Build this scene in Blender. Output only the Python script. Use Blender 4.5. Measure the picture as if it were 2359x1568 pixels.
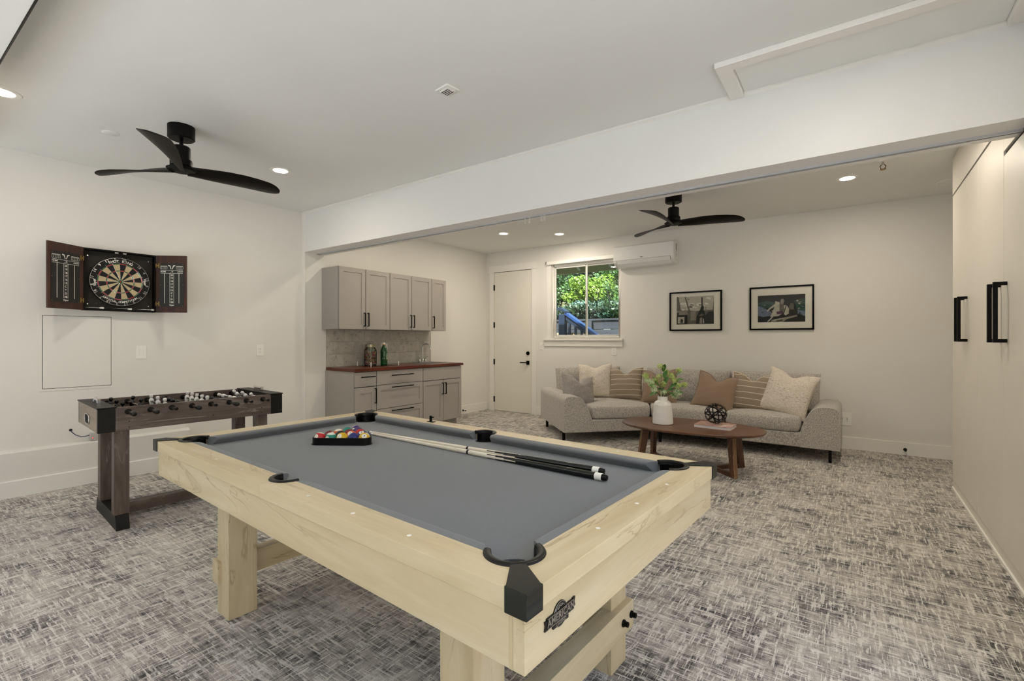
import bpy, bmesh, math, random
from mathutils import Vector, Matrix
sc = bpy.context.scene
COL = sc.collection
for _o in list(bpy.data.objects):
    bpy.data.objects.remove(_o)
PI = math.pi
R = math.radians
random.seed(7)

# ------------------------------------------------------------------ camera, world, light, exposure
YAW = R(35.45)
cam = bpy.data.cameras.new('camera')
cam.sensor_width = 36.0
cam.lens = 1105.0 * 36.0 / 2359.0
cam.shift_y = -4.0 / 2359.0
cam.clip_start = 0.05
cam_o = bpy.data.objects.new('camera', cam)
cam_o.location = (0, 0, 1.30)
cam_o.rotation_euler = (R(90), 0, YAW)
COL.objects.link(cam_o)
sc.camera = cam_o

sc.view_settings.view_transform = 'Standard'
sc.view_settings.look = 'None'
sc.view_settings.gamma = 1.0
sc.view_settings.use_curve_mapping = False
sc.view_settings.exposure = 0.0

w = bpy.data.worlds.new('sky')
sc.world = w
w.use_nodes = True
_nt = w.node_tree
_bg = _nt.nodes['Background']
_sky = _nt.nodes.new('ShaderNodeTexSky')
_sky.sky_type = 'NISHITA'
_sky.sun_disc = False
_sky.sun_elevation = R(52)
_sky.sun_rotation = R(200)
_sky.air_density = 1.2
_sky.dust_density = 2.5
_nt.links.new(_sky.outputs[0], _bg.inputs[0])
_bg.inputs[1].default_value = 0.66

sun = bpy.data.lights.new('sun', 'SUN')
sun.energy = 21.0
sun.angle = R(1.0)
sun.color = (0.95, 0.98, 1.0)
sun_o = bpy.data.objects.new('sun', sun)
sun_o.rotation_euler = (R(36), 0, R(-22))      # high sun from behind the camera, over the roof
COL.objects.link(sun_o)

# daylight enters by the open garage doorway behind the camera: a portal guides sampling there
GY = -2.6                                        # plane of the front wall with the doorway
por = bpy.data.lights.new('doorway_portal', 'AREA')
por.shape = 'RECTANGLE'
por.size, por.size_y = 5.4, 2.35
por.cycles.is_portal = True
por_o = bpy.data.objects.new('doorway_portal', por)
por_o.location = (-2.5, GY + 0.02, 1.175)
por_o.rotation_euler = (R(90), 0, R(180))
COL.objects.link(por_o)
por2 = por.copy()
por2.size, por2.size_y = 3.8, 2.2
por2_o = bpy.data.objects.new('added_bay_portal', por2)  # guides sampling at the bay added in the right wall
por2_o.location = (0.69, 0.3, 1.1)
por2_o.rotation_euler = (R(90), 0, R(-90))
COL.objects.link(por2_o)
sc.cycles.max_bounces = 10
sc.cycles.diffuse_bounces = 6
sc.cycles.glossy_bounces = 4
sc.cycles.transparent_max_bounces = 12
sc.cycles.sample_clamp_indirect = 6.0
LAMP_W = 12.5                                    # watts of each recessed lamp in the far half
LAMP_F = 8.5                                     # the front half is dimmed

# ------------------------------------------------------------------ colour + material helpers
def lin(h):
    h = h.lstrip('#')
    c = [int(h[i:i + 2], 16) / 255.0 for i in (0, 2, 4)]
    return tuple((x / 12.92) if x <= 0.04045 else ((x + 0.055) / 1.055) ** 2.4 for x in c) + (1.0,)

class Mat:
    def __init__(s, name):
        s.m = bpy.data.materials.new(name)
        s.m.use_nodes = True
        s.nt = s.m.node_tree
        s.b = s.nt.nodes['Principled BSDF']
        s.x = -300
    def n(s, typ, **kw):
        nd = s.nt.nodes.new(typ)
        s.x -= 20
        nd.location = (s.x, 0)
        for k, v in kw.items():
            if k.startswith('i_'):
                nd.inputs[k[2:].replace('_', ' ')].default_value = v
            else:
                setattr(nd, k, v)
        return nd
    def l(s, a, b):
        s.nt.links.new(a, b)
    def set(s, **kw):
        for k, v in kw.items():
            s.b.inputs[k.replace('_', ' ')].default_value = v
    def coord(s, scale=(1, 1, 1), rnd=0.0, rot=(0, 0, 0)):
        tc = s.n('ShaderNodeTexCoord')
        mp = s.n('ShaderNodeMapping')
        mp.inputs['Scale'].default_value = scale
        mp.inputs['Rotation'].default_value = rot
        s.l(tc.outputs['Object'], mp.inputs['Vector'])
        if rnd:
            oi = s.n('ShaderNodeObjectInfo')
            mu = s.n('ShaderNodeMath', operation='MULTIPLY')
            mu.inputs[1].default_value = rnd
            s.l(oi.outputs['Random'], mu.inputs[0])
            s.l(mu.outputs[0], mp.inputs['Location'])
        return mp.outputs['Vector']
    def noise(s, vec, scale, detail=4.0, rough=0.55, dist=0.0):
        nd = s.n('ShaderNodeTexNoise')
        nd.inputs['Scale'].default_value = scale
        nd.inputs['Detail'].default_value = detail
        nd.inputs['Roughness'].default_value = rough
        nd.inputs['Distortion'].default_value = dist
        if vec is not None:
            s.l(vec, nd.inputs['Vector'])
        return nd.outputs['Fac']
    def ramp(s, fac, stops, interp='LINEAR'):
        nd = s.n('ShaderNodeValToRGB')
        cr = nd.color_ramp
        cr.interpolation = interp
        while len(cr.elements) < len(stops):
            cr.elements.new(0.5)
        for e, (p, c) in zip(cr.elements, stops):
            e.position = p
            e.color = lin(c) if isinstance(c, str) else ((c, c, c, 1) if not isinstance(c, tuple) else c)
        s.l(fac, nd.inputs['Fac'])
        return nd.outputs['Color']
    def mix(s, fac, a, b, blend='MIX'):
        nd = s.n('ShaderNodeMix', data_type='RGBA', blend_type=blend)
        for sock, v in ((nd.inputs[0], fac), (nd.inputs[6], a), (nd.inputs[7], b)):
            if isinstance(v, (int, float)):
                sock.default_value = v
            elif isinstance(v, str):
                sock.default_value = lin(v)
            elif isinstance(v, tuple):
                sock.default_value = v
            else:
                s.l(v, sock)
        return nd.outputs[2]
    def math(s, op, a, b=None):
        nd = s.n('ShaderNodeMath', operation=op)
        for i, v in enumerate((a, b)):
            if v is None:
                continue
            if isinstance(v, (int, float)):
                nd.inputs[i].default_value = v
            else:
                s.l(v, nd.inputs[i])
        return nd.outputs[0]
    def col(s, c):
        s.l(c, s.b.inputs['Base Color'])
    def bump(s, h, strength=0.2, dist=0.01):
        nd = s.n('ShaderNodeBump')
        nd.inputs['Strength'].default_value = strength
        nd.inputs['Distance'].default_value = dist
        s.l(h, nd.inputs['Height'])
        s.l(nd.outputs['Normal'], s.b.inputs['Normal'])

def paint(name, c, rough=0.5, metal=0.0, var=0.06, scale=3.0, bump=0.0, bscale=220.0, spec=0.5):
    k = Mat(name)
    v = k.coord()
    f = k.noise(v, scale, 3)
    base = lin(c)
    lo = tuple(x * (1 - var) for x in base[:3]) + (1,)
    hi = tuple(min(1, x * (1 + var)) for x in base[:3]) + (1,)
    k.col(k.ramp(f, [(0.3, lo), (0.7, hi)]))
    k.set(Roughness=rough, Metallic=metal)
    k.b.inputs['Specular IOR Level'].default_value = spec
    if bump:
        k.bump(k.noise(v, bscale, 2), bump, 0.002)
    return k.m

def wood(name, dark, mid, light, vein, axis='x', s=1.0, rough=0.42, veinw=0.010, rnd=13.0, bump=0.08, veinmix=0.6):
    k = Mat(name)
    st = {'x': (0.9, 8, 8), 'y': (8, 0.9, 8), 'z': (8, 8, 0.9)}[axis]
    v = k.coord(tuple(q * s for q in st), rnd)
    f = k.noise(v, 1.6, 8, 0.6, 0.6)
    c = k.ramp(f, [(0.25, dark), (0.5, mid), (0.78, light)])
    fine = k.noise(k.coord(tuple(q * s * (5 if q > 1 else 1.5) for q in st), rnd), 3.0, 4, 0.7)
    c = k.mix(k.math('MULTIPLY', fine, 0.35), c, dark, 'MIX')
    vn = k.noise(k.coord(tuple(q * s * (0.55 if q > 1 else 0.9) for q in st), rnd * 1.7), 1.1, 5, 0.55, 1.2)
    band = k.ramp(vn, [(0.0, 0.0), (0.5 - veinw, 0.0), (0.5, 1.0), (0.5 + veinw, 0.0), (1.0, 0.0)])
    brk = k.ramp(k.noise(v, 0.9, 2), [(0.42, 0.0), (0.62, 1.0)])
    bm = k.math('MULTIPLY', k.math('MULTIPLY', band, brk), veinmix)
    c = k.mix(bm, c, vein)
    k.col(c)
    k.set(Roughness=rough)
    if bump:
        k.bump(fine, bump, 0.002)
    return k.m

def fabric(name, c1, c2, scale=260.0, rough=0.95, bump=0.5, big=0.12, stretch=(1, 1, 1)):
    k = Mat(name)
    v = k.coord(stretch)
    f = k.noise(v, scale, 2, 0.6)
    c = k.ramp(f, [(0.32, c1), (0.68, c2)])
    g = k.noise(k.coord(), 5.0, 3)
    c = k.mix(k.math('MULTIPLY', g, big * 2), c, c1)
    k.col(c)
    k.set(Roughness=rough)
    k.b.inputs['Specular IOR Level'].default_value = 0.15
    k.b.inputs['Sheen Weight'].default_value = 0.25
    k.bump(f, bump, 0.003)
    return k.m

# ------------------------------------------------------------------ mesh builder
class MB:
    def __init__(s):
        s.v, s.f, s.mi = [], [], []
        s.cur = 0
    def add(s, vs, fs, T=None):
        b = len(s.v)
        for p in vs:
            q = Vector(p)
            if T is not None:
                q = T @ q
            s.v.append(q)
        for f in fs:
            s.f.append([b + i for i in f])
            s.mi.append(s.cur)
        return s
    def box(s, x0, x1, y0, y1, z0, z1, T=None):
        vs = [(x0, y0, z0), (x1, y0, z0), (x1, y1, z0), (x0, y1, z0), (x0, y0, z1), (x1, y0, z1), (x1, y1, z1), (x0, y1, z1)]
        return s.add(vs, [(0, 3, 2, 1), (4, 5, 6, 7), (0, 1, 5, 4), (1, 2, 6, 5), (2, 3, 7, 6), (3, 0, 4, 7)], T)
    def prism(s, poly, axis, a, b, T=None):
        n = len(poly)
        def P(p, t):
            return {'z': (p[0], p[1], t), 'x': (t, p[0], p[1]), 'y': (p[0], t, p[1])}[axis]
        ar = sum(poly[i][0] * poly[(i + 1) % n][1] - poly[(i + 1) % n][0] * poly[i][1] for i in range(n))
        if axis == 'y':
            ar = -ar
        pl = list(poly) if (ar > 0) == (b > a) else list(poly)[::-1]
        vs = [P(p, a) for p in pl] + [P(p, b) for p in pl]
        fs = [tuple(range(n))[::-1], tuple(range(n, 2 * n))]
        for i in range(n):
            j = (i + 1) % n
            fs.append((i, j, n + j, n + i))
        return s.add(vs, fs, T)
    def cyl(s, p0, p1, r0, r1=None, n=16, caps=True, T=None):
        r1 = r0 if r1 is None else r1
        p0, p1 = Vector(p0), Vector(p1)
        d = (p1 - p0).normalized()
        a = Vector((0, 0, 1)) if abs(d.z) < 0.9 else Vector((1, 0, 0))
        u = d.cross(a).normalized()
        w_ = d.cross(u)
        vs = []
        for p, r in ((p0, r0), (p1, r1)):
            for i in range(n):
                t = 2 * PI * i / n
                vs.append(p + (u * math.cos(t) + w_ * math.sin(t)) * r)
        fs = [(i, n + i, n + (i + 1) % n, (i + 1) % n) for i in range(n)]
        fs = [f[::-1] for f in fs]
        if caps:
            fs += [tuple(range(n))[::-1], tuple(range(n, 2 * n))]
            fs[-2], fs[-1] = fs[-2], fs[-1]
        return s.add(vs, fs, T)
    def tube(s, pts, r, n=8, T=None, closed=False):
        pts = [Vector(p) for p in pts]
        m = len(pts)
        rs = r if isinstance(r, (list, tuple)) else [r] * m
        vs = []
        prev = None
        for i, p in enumerate(pts):
            if closed:
                d = pts[(i + 1) % m] - pts[i - 1]
            else:
                d = pts[min(i + 1, m - 1)] - pts[max(i - 1, 0)]
            d = d.normalized()
            if prev is None:
                a = Vector((0, 0, 1)) if abs(d.z) < 0.9 else Vector((1, 0, 0))
                u = d.cross(a).normalized()
            else:
                u = (prev - d * prev.dot(d)).normalized()
            prev = u
            w_ = d.cross(u)
            for k in range(n):
                t = 2 * PI * k / n
                vs.append(p + (u * math.cos(t) + w_ * math.sin(t)) * rs[i])
        fs = []
        for i in range(m if closed else m - 1):
            i2 = (i + 1) % m
            for k in range(n):
                k2 = (k + 1) % n
                fs.append((i * n + k, i * n + k2, i2 * n + k2, i2 * n + k))
        if not closed:
            fs += [tuple(range(n))[::-1], tuple(range((m - 1) * n, m * n))]
        return s.add(vs, fs, T)
    def lathe(s, prof, n=24, T=None, closed=False):
        vs, m = [], len(prof)
        for r, z in prof:
            for i in range(n):
                t = 2 * PI * i / n
                vs.append((r * math.cos(t), r * math.sin(t), z))
        fs = []
        for j in range(m - 1 if not closed else m):
            j2 = (j + 1) % m
            for i in range(n):
                i2 = (i + 1) % n
                fs.append((j * n + i, j * n + i2, j2 * n + i2, j2 * n + i))
        if not closed:
            if prof[0][0] > 1e-6:
                fs.append(tuple(range(n))[::-1])
            if prof[-1][0] > 1e-6:
                fs.append(tuple(range((m - 1) * n, m * n)))
        return s.add(vs, fs, T)
    def sphere(s, r, n=20, m=12, T=None):
        return s.lathe([(max(1e-7, r * math.sin(PI * j / m)), -r * math.cos(PI * j / m)) for j in range(m + 1)], n, T)
    def grid(s, fn, nu, nv, T=None, wu=False, wv=False):
        vs = [fn(i / (nu - (0 if wu else 1)), j / (nv - (0 if wv else 1))) for i in range(nu) for j in range(nv)]
        fs = []
        for i in range(nu if wu else nu - 1):
            for j in range(nv if wv else nv - 1):
                i2, j2 = (i + 1) % nu, (j + 1) % nv
                fs.append((i * nv + j, i2 * nv + j, i2 * nv + j2, i * nv + j2))
        return s.add(vs, fs, T)
    def text(s, st, size, T, bold=0):
        vs, fs = TXT[(st, bold)]
        return s.add([(x * size, y * size, 0) for x, y in vs], fs, T)
    def build(s, name, mat, parent=None, smooth=None, bevel=0.0, segs=2, merge=False):
        me = bpy.data.meshes.new(name)
        me.from_pydata([tuple(p) for p in s.v], [], s.f)
        mats = mat if isinstance(mat, (list, tuple)) else [mat]
        for m_ in mats:
            me.materials.append(m_)
        if len(mats) > 1:
            me.polygons.foreach_set('material_index', s.mi)
        if bevel or merge:
            bm = bmesh.new()
            bm.from_mesh(me)
            bmesh.ops.remove_doubles(bm, verts=bm.verts, dist=1e-5)
            if bevel:
                es = [e for e in bm.edges if len(e.link_faces) == 2 and e.calc_face_angle(0) > R(28)]
                bmesh.ops.bevel(bm, geom=es, offset=bevel, segments=segs, affect='EDGES', clamp_overlap=True, profile=0.5)
            bm.to_mesh(me)
            bm.free()
        if smooth is not None or bevel:
            me.shade_smooth()
            me.set_sharp_from_angle(angle=R(smooth if smooth is not None else 50))
        o = bpy.data.objects.new(name, me)
        COL.objects.link(o)
        if bevel:
            wn = o.modifiers.new('weighted_normal', 'WEIGHTED_NORMAL')
            wn.keep_sharp = True
            wn.weight = 100
        if parent is not None:
            o.parent = parent
        return o

def tag(o, label=None, cat=None, group=None, kind=None):
    if label: o['label'] = label
    if cat: o['category'] = cat
    if group: o['group'] = group
    if kind: o['kind'] = kind
    return o
def thing(name, label, cat, loc=(0, 0, 0), rz=0.0, group=None):
    o = bpy.data.objects.new(name, None)
    o.empty_display_size = 0.05
    COL.objects.link(o)
    o.location = loc
    o.rotation_euler = (0, 0, rz)
    return tag(o, label, cat, group)
def struct(o, label=None):
    o['kind'] = 'structure'
    if label: o['label'] = label
    return o
def sgroup(name, loc=(0, 0, 0), rz=0.0, label=None):
    o = bpy.data.objects.new(name, None)
    COL.objects.link(o)
    o.location = loc
    o.rotation_euler = (0, 0, rz)
    return struct(o, label)
def dup(o, parent=None):
    c = o.copy()
    COL.objects.link(c)
    c.parent = parent
    for ch in list(o.children):
        dup(ch, c)
    return c
def TX(ox, oy, oz):
    return Matrix.Translation((ox, oy, oz))
def frameT(o, X, Y):
    """matrix that lays text (x right, y up) at o with axes X and Y"""
    X, Y = Vector(X).normalized(), Vector(Y).normalized()
    Z = X.cross(Y)
    m = Matrix((X, Y, Z)).transposed().to_4x4()
    m.translation = Vector(o)
    return m

# lettering meshes from the built-in font, made once
TXT = {}
def make_text(st, bold):
    cu = bpy.data.curves.new('lettering', 'FONT')
    cu.body = st
    cu.size = 1.0
    cu.align_x = 'CENTER'
    cu.align_y = 'CENTER'
    cu.resolution_u = 3
    cu.offset = 0.02 * bold
    o = bpy.data.objects.new('lettering', cu)
    COL.objects.link(o)
    dg = bpy.context.evaluated_depsgraph_get()
    me = bpy.data.meshes.new_from_object(o.evaluated_get(dg))
    TXT[(st, bold)] = ([(v.co.x, v.co.y) for v in me.vertices], [tuple(p.vertices) for p in me.polygons])
    bpy.data.objects.remove(o)
    bpy.data.meshes.remove(me)
    bpy.data.curves.remove(cu)
for _s in [str(i) for i in range(1, 21)] + ['C', 'T', 'D', '3B', 'HOME', 'AWAY', '_ 01', 'Viper', 'LEGEND', 'AMERICAN'] + list('SHOTKINGOFFICIALCOMPETITION'):
    for _b in (0, 1):
        if (_s, _b) not in TXT:
            make_text(_s, _b)

# ------------------------------------------------------------------ materials
WALL = paint('wall_paint', '#E2DFD8', 0.75, var=0.015, scale=0.8, bump=0.05, bscale=160, spec=0.25)
CEIL = paint('ceiling_paint', '#E6E6E2', 0.8, var=0.015, scale=0.7, bump=0.06, bscale=140, spec=0.2)
TRIM = paint('trim_paint', '#EAE7E0', 0.5, var=0.01, spec=0.35)
BEAM = paint('beam_paint', '#E8E7E3', 0.45, var=0.01, spec=0.35)
DOORP = paint('door_paint', '#E2DED2', 0.5, var=0.01, spec=0.35)
CLOSET = paint('closet_paint', '#DDD7CB', 0.4, var=0.01, spec=0.4)
CAB = paint('cabinet_paint', '#A29B94', 0.42, var=0.012, spec=0.4)
BLACK = paint('black_metal', '#050404', 0.5, var=0.1, spec=0.15)
BLACKP = paint('black_plastic', '#060606', 0.32, var=0.1, spec=0.3)
SATIN = paint('black_satin', '#11110F', 0.45, var=0.12, spec=0.25)
WHITEP = paint('white_plastic', '#EDEBE4', 0.35, var=0.01)
ACP = paint('ac_plastic', '#E9E9E6', 0.16, var=0.01)
GAP = paint('shadow_gap', '#141210', 0.9, var=0.05)  # dark paint standing in for the shade inside gaps and slots
CHROME = paint('chrome', '#D8D8D8', 0.12, metal=1.0, var=0.02)
STEEL = paint('stainless', '#B9B8B4', 0.28, metal=1.0, var=0.05, scale=40)
BRASS = paint('brass', '#94794A', 0.42, metal=1.0, var=0.06)
ALU = paint('aluminium', '#C9CCCE', 0.35, metal=0.6, var=0.03)
INKW = paint('white_print', '#E9E6DA', 0.7, var=0.02)
PEARL = paint('pearl_sight', '#F4F1E8', 0.25, var=0.02)

def carpet():
    k = Mat('carpet')
    v1 = k.coord()
    big = k.noise(v1, 0.55, 3, 0.6, 0.4)                      # large pale and dark clouds
    dx = k.noise(k.coord((5.2, 23, 1)), 1.0, 5, 0.68, 0.25)   # dark dashes along x and along y
    dy = k.noise(k.coord((23, 5.2, 1)), 1.0, 5, 0.68, 0.25)
    tx = k.noise(k.coord((9, 150, 1)), 1.0, 3, 0.6)           # fine threads
    ty = k.noise(k.coord((150, 9, 1)), 1.0, 3, 0.6)
    lx = k.noise(k.coord((8, 100, 1)), 1.0, 3, 0.6, 0.25)    # pale raised dashes
    ly = k.noise(k.coord((100, 8, 1)), 1.0, 3, 0.6, 0.25)
    wx = k.noise(k.coord((4.5, 44, 1)), 1.0, 2, 0.6, 0.2)
    wy = k.noise(k.coord((44, 4.5, 1)), 1.0, 2, 0.6, 0.2)
    pile = k.noise(v1, 230, 3, 0.7)
    cl = k.noise(k.coord((3.0, 3.0, 1)), 1.0, 3, 0.6, 0.3)
    tot = k.math('ADD', k.math('ADD', k.math('MULTIPLY', big, 0.5), k.math('MULTIPLY', cl, 0.8)), k.math('ADD', k.math('MULTIPLY', dx, 1.0), k.math('MULTIPLY', dy, 1.0)))
    tot = k.math('ADD', tot, k.math('ADD', k.math('MULTIPLY', tx, 0.5), k.math('MULTIPLY', ty, 0.5)))
    tot = k.math('MULTIPLY', k.math('ADD', tot, k.math('MULTIPLY', pile, 0.25)), 1.0 / 4.55)
    c = k.ramp(tot, [(0.415, '#23211F'), (0.45, '#4C4844'), (0.485, '#87807A'), (0.525, '#B2AAA0'), (0.59, '#CBC3B7')])
    def dash(f, a, b_):
        return k.ramp(f, [(a, 0.0), (b_, 1.0)])
    lines = k.math('MAXIMUM', k.math('MAXIMUM', dash(lx, 0.572, 0.60), dash(ly, 0.572, 0.60)), k.math('MULTIPLY', k.math('MAXIMUM', dash(wx, 0.585, 0.61), dash(wy, 0.585, 0.61)), 0.75))
    brk = k.ramp(k.noise(k.coord((28, 28, 1)), 1.0, 3, 0.7), [(0.34, 0.15), (0.52, 1.0)])
    lines = k.math('MULTIPLY', k.math('MULTIPLY', lines, brk), 0.95)
    c = k.mix(lines, c, '#E6E0D6')
    fl = k.ramp(pile, [(0.3, 0.75), (0.7, 1.15)])
    c = k.mix(1.0, c, fl, 'MULTIPLY')
    k.col(c)
    k.set(Roughness=0.97)
    k.b.inputs['Specular IOR Level'].default_value = 0.08
    k.b.inputs['Sheen Weight'].default_value = 0.2
    k.bump(k.math('ADD', k.math('MULTIPLY', pile, 0.6), lines), 0.55, 0.006)
    return k.m
CARPET = carpet()

BL = ('#BBA781', '#CFBE9A', '#DED0B3', '#83693F')
BLONDX = wood('blond_wood_x', *BL, axis='x', s=0.9)
BLONDY = wood('blond_wood_y', *BL, axis='y', s=0.9)
BLONDZ = wood('blond_wood_z', *BL, axis='z', s=0.9)
FG = ('#3B2F29', '#5D4E46', '#7B6D64', '#A5988E')
FOOSY = wood('weathered_wood_y', *FG, axis='y', s=1.5, veinw=0.02, rough=0.5, veinmix=0.6)
FOOSX = wood('weathered_wood_x', '#6F5F50', '#8F7F6E', '#A8998A', '#5B4B40', axis='x', s=1.3, veinw=0.02)
FOOSZ = wood('weathered_wood_z', *FG, axis='z', s=1.5, veinw=0.02, rough=0.5, veinmix=0.5)
WALNUT = wood('walnut_top', '#452A1B', '#644129', '#7D563A', '#362012', axis='x', s=2.2, rough=0.33, veinw=0.006)
WALNUTZ = wood('walnut_leg', '#3E2417', '#5A3824', '#7A5339', '#A98866', axis='z', s=2.4, rough=0.38, veinw=0.02)
BUTCHER = wood('butcher_block', '#3A130A', '#5B2312', '#7C381D', '#2A0D06', axis='y', s=1.6, rough=0.28, veinw=0.01)
MAHOG = wood('mahogany', '#24100A', '#3D1C10', '#5A2D18', '#160805', axis='z', s=2.2, rough=0.35)
BLADE = wood('dark_blade', '#070504', '#0C0907', '#15100C', '#040302', axis='x', s=2.0, rough=0.45, veinw=0.01)
BLADE.node_tree.nodes['Principled BSDF'].inputs['Specular IOR Level'].default_value = 0.2
FELT = fabric('grey_felt', '#646668', '#727476', 700, 0.97, 0.12, 0.06)
BOUCLE = fabric('boucle_grey', '#87807A', '#D0C9BF', 105, 0.97, 0.9, 0.08)
LINEN = fabric('grey_chenille', '#857F7B', '#BBB4AD', 130, 0.95, 0.5, 0.25)
TAN = fabric('tan_linen', '#86705B', '#9A8570', 420, 0.93, 0.3, 0.12)
CREAM = paint('cream_edge', '#CFC0A6', 0.9, var=0.05, scale=60)

def striped():
    k = Mat('striped_linen')
    tc = k.n('ShaderNodeTexCoord')
    sp = k.n('ShaderNodeSeparateXYZ')
    k.l(tc.outputs['Object'], sp.inputs[0])
    t = k.math('FRACT', k.math('ADD', k.math('MULTIPLY', sp.outputs['Z'], 1 / 0.072), 20.3))
    band = k.ramp(t, [(0.0, 1.0), (0.07, 1.0), (0.09, 0.0), (1.0, 0.0)], 'CONSTANT')
    wv = k.noise(k.coord((1, 1, 1)), 420, 2)
    base = k.ramp(wv, [(0.3, '#837462'), (0.7, '#9A8A76')])
    k.col(k.mix(band, base, '#D6CBB9'))
    k.set(Roughness=0.95)
    k.bump(wv, 0.3, 0.002)
    return k.m
STRIPE = striped()
def knit():
    k = Mat('white_knit')
    wv = k.noise(k.coord((60, 60, 190)), 1.0, 3)
    rows = k.noise(k.coord((26, 26, 120)), 1.0, 1)
    c = k.ramp(wv, [(0.3, '#BDB1A0'), (0.6, '#DED4C5')])
    dots = k.ramp(rows, [(0.30, 1.0), (0.36, 0.0)])
    tc = k.n('ShaderNodeTexCoord')
    sp = k.n('ShaderNodeSeparateXYZ')
    k.l(tc.outputs['Object'], sp.inputs[0])
    mid = k.ramp(k.math('ABSOLUTE', sp.outputs['Z']), [(0.09, 1.0), (0.15, 0.0)])
    c = k.mix(k.math('MULTIPLY', k.math('MULTIPLY', dots, mid), 0.75), c, '#7D705E')
    k.col(c)
    k.set(Roughness=0.97)
    k.bump(k.math('ADD', wv, rows), 0.7, 0.005)
    return k.m
KNIT = knit()
def marble():
    k = Mat('marble_tile')
    v = k.coord((1, 1, 1), 7.0)
    f = k.noise(v, 4.0, 6, 0.65, 1.0)
    c = k.ramp(f, [(0.3, '#A9A499'), (0.7, '#C6C1B6')])
    vn = k.noise(v, 9.0, 6, 0.6, 1.6)
    band = k.ramp(vn, [(0.0, 0.0), (0.46, 0.0), (0.5, 1.0), (0.54, 0.0), (1.0, 0.0)])
    spk = k.ramp(k.noise(v, 14, 2), [(0.52, 0.0), (0.66, 1.0)])
    c = k.mix(k.math('MULTIPLY', k.math('MULTIPLY', band, spk), 0.75), c, '#5D574F')
    k.col(c)
    k.set(Roughness=0.3)
    return k.m
MARBLE = marble()
GROUT = paint('grout', '#8F887C', 0.9)
def glass(name, tint='#FFFFFF', rough=0.0, refl=1.0):
    k = Mat(name)
    nt = k.nt
    out = nt.nodes['Material Output']
    tr = nt.nodes.new('ShaderNodeBsdfTransparent')
    tr.inputs[0].default_value = lin(tint)
    gl = nt.nodes.new('ShaderNodeBsdfGlossy')
    gl.inputs['Roughness'].default_value = rough
    fr = nt.nodes.new('ShaderNodeFresnel')
    fr.inputs[0].default_value = 1.48
    mx = nt.nodes.new('ShaderNodeMixShader')
    mu = nt.nodes.new('ShaderNodeMath')
    mu.operation = 'MULTIPLY'
    mu.inputs[1].default_value = refl
    nt.links.new(fr.outputs[0], mu.inputs[0])
    nt.links.new(mu.outputs[0], mx.inputs[0])
    nt.links.new(tr.outputs[0], mx.inputs[1])
    nt.links.new(gl.outputs[0], mx.inputs[2])
    nt.links.new(mx.outputs[0], out.inputs[0])
    nt.nodes.remove(k.b)
    return k.m
PANE = glass('window_glass', '#F4F8F6')
PICG = glass('picture_glass', '#FCFCFA', 0.0, 0.45)
JARG = glass('jar_glass', '#EFF3EE')
ACRYL = glass('acrylic', '#F2F5F4')
def emit(name, c, strength):
    k = Mat(name)
    k.col(k.ramp(k.noise(None, 5), [(0.0, c), (1.0, c)]))
    k.b.inputs['Emission Color'].default_value = lin(c)
    k.b.inputs['Emission Strength'].default_value = strength
    return k.m
LENS = emit('lamp_lens', '#FFF1DC', 14.0)
LEDR = emit('red_led', '#FF3020', 2.0)

# ================================================================== THE ROOM
ZC = 2.863                      # ceiling
YB0, YB1, ZB = 3.34, 3.63, 2.371  # dropped beam between the two halves
YF = 6.93                       # far wall
XK = -5.52                      # kitchen wall
XCL = 0.703                     # face of the closet wall on the right
struct(MB().box(-6.0, 1.6, GY - 0.2, YF + 0.15, -0.12, 0.0).build('floor', CARPET), 'grey and beige cross-hatched patterned carpet floor')
struct(MB().box(-6.0, 1.6, GY - 0.2, YF + 0.15, ZC, ZC + 0.12).build('ceiling', CEIL))

# left wall: turned two degrees, with its own frame (local y along the wall, local x into the room)
WANG = -math.atan(0.035)
WO = (-5.692, 0.0, 0.0)
WL = sgroup('wall_left', WO, WANG)
MB().box(-0.16, 0.0, GY - 0.1, 3.345, 0.0, ZC).build('plaster', WALL, WL)
led = sgroup('trim_1', WO, WANG, 'low painted concrete ledge along the foot of the dart wall')
MB().prism([(0, 0), (0.05, 0), (0.05, 0.362), (0.036, 0.377), (0.0, 0.381)], 'y', GY, 2.105).build('ledge', WALL, led)
struct(MB().prism([(0.05, 0.0), (0.064, 0.0), (0.064, 0.132), (0.06, 0.137), (0.05, 0.137)], 'y', GY, 2.105).build('baseboard_left', TRIM)).parent = None
bpy.data.objects['baseboard_left'].location = WO
bpy.data.objects['baseboard_left'].rotation_euler = (0, 0, WANG)
o = struct(MB().box(0.0, 0.014, 2.105, 3.33, 0.0, 0.137).build('baseboard_left_end', TRIM))
o.location = WO
o.rotation_euler = (0, 0, WANG)

# beam, its jamb, trim and track
bm_ = sgroup('trim_2', (0, 0, 0), 0, 'deep white dropped beam across the room')
MB().box(-5.75, XCL, YB0, YB1, ZB, ZC).build('beam', BEAM, bm_)
MB().prism([(YB0, ZC), (YB0 - 0.016, ZC), (YB0 - 0.016, ZC - 0.012), (YB0, ZC - 0.026)], 'x', -5.57, XCL).build('cove_strip', TRIM, bm_)
MB().box(-5.57, XCL, YB0 - 0.004, YB0, ZB, ZB + 0.02).build('corner_bead', BEAM, bm_)
tr = MB()
tr.box(-5.52, XCL, 3.50, 3.512, ZB - 0.012, ZB)
tr.box(-5.52, XCL, 3.528, 3.54, ZB - 0.012, ZB)
tr.build('track', ALU, bm_)
MB().box(-5.52, XCL, 3.512, 3.528, ZB - 0.003, ZB).build('track_slot', GAP, bm_)
MB().box(-1.368, -1.362, YB0 + 0.01, YB1 - 0.01, ZB - 0.0015, ZB).build('seam_tape', TRIM, bm_)
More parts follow.
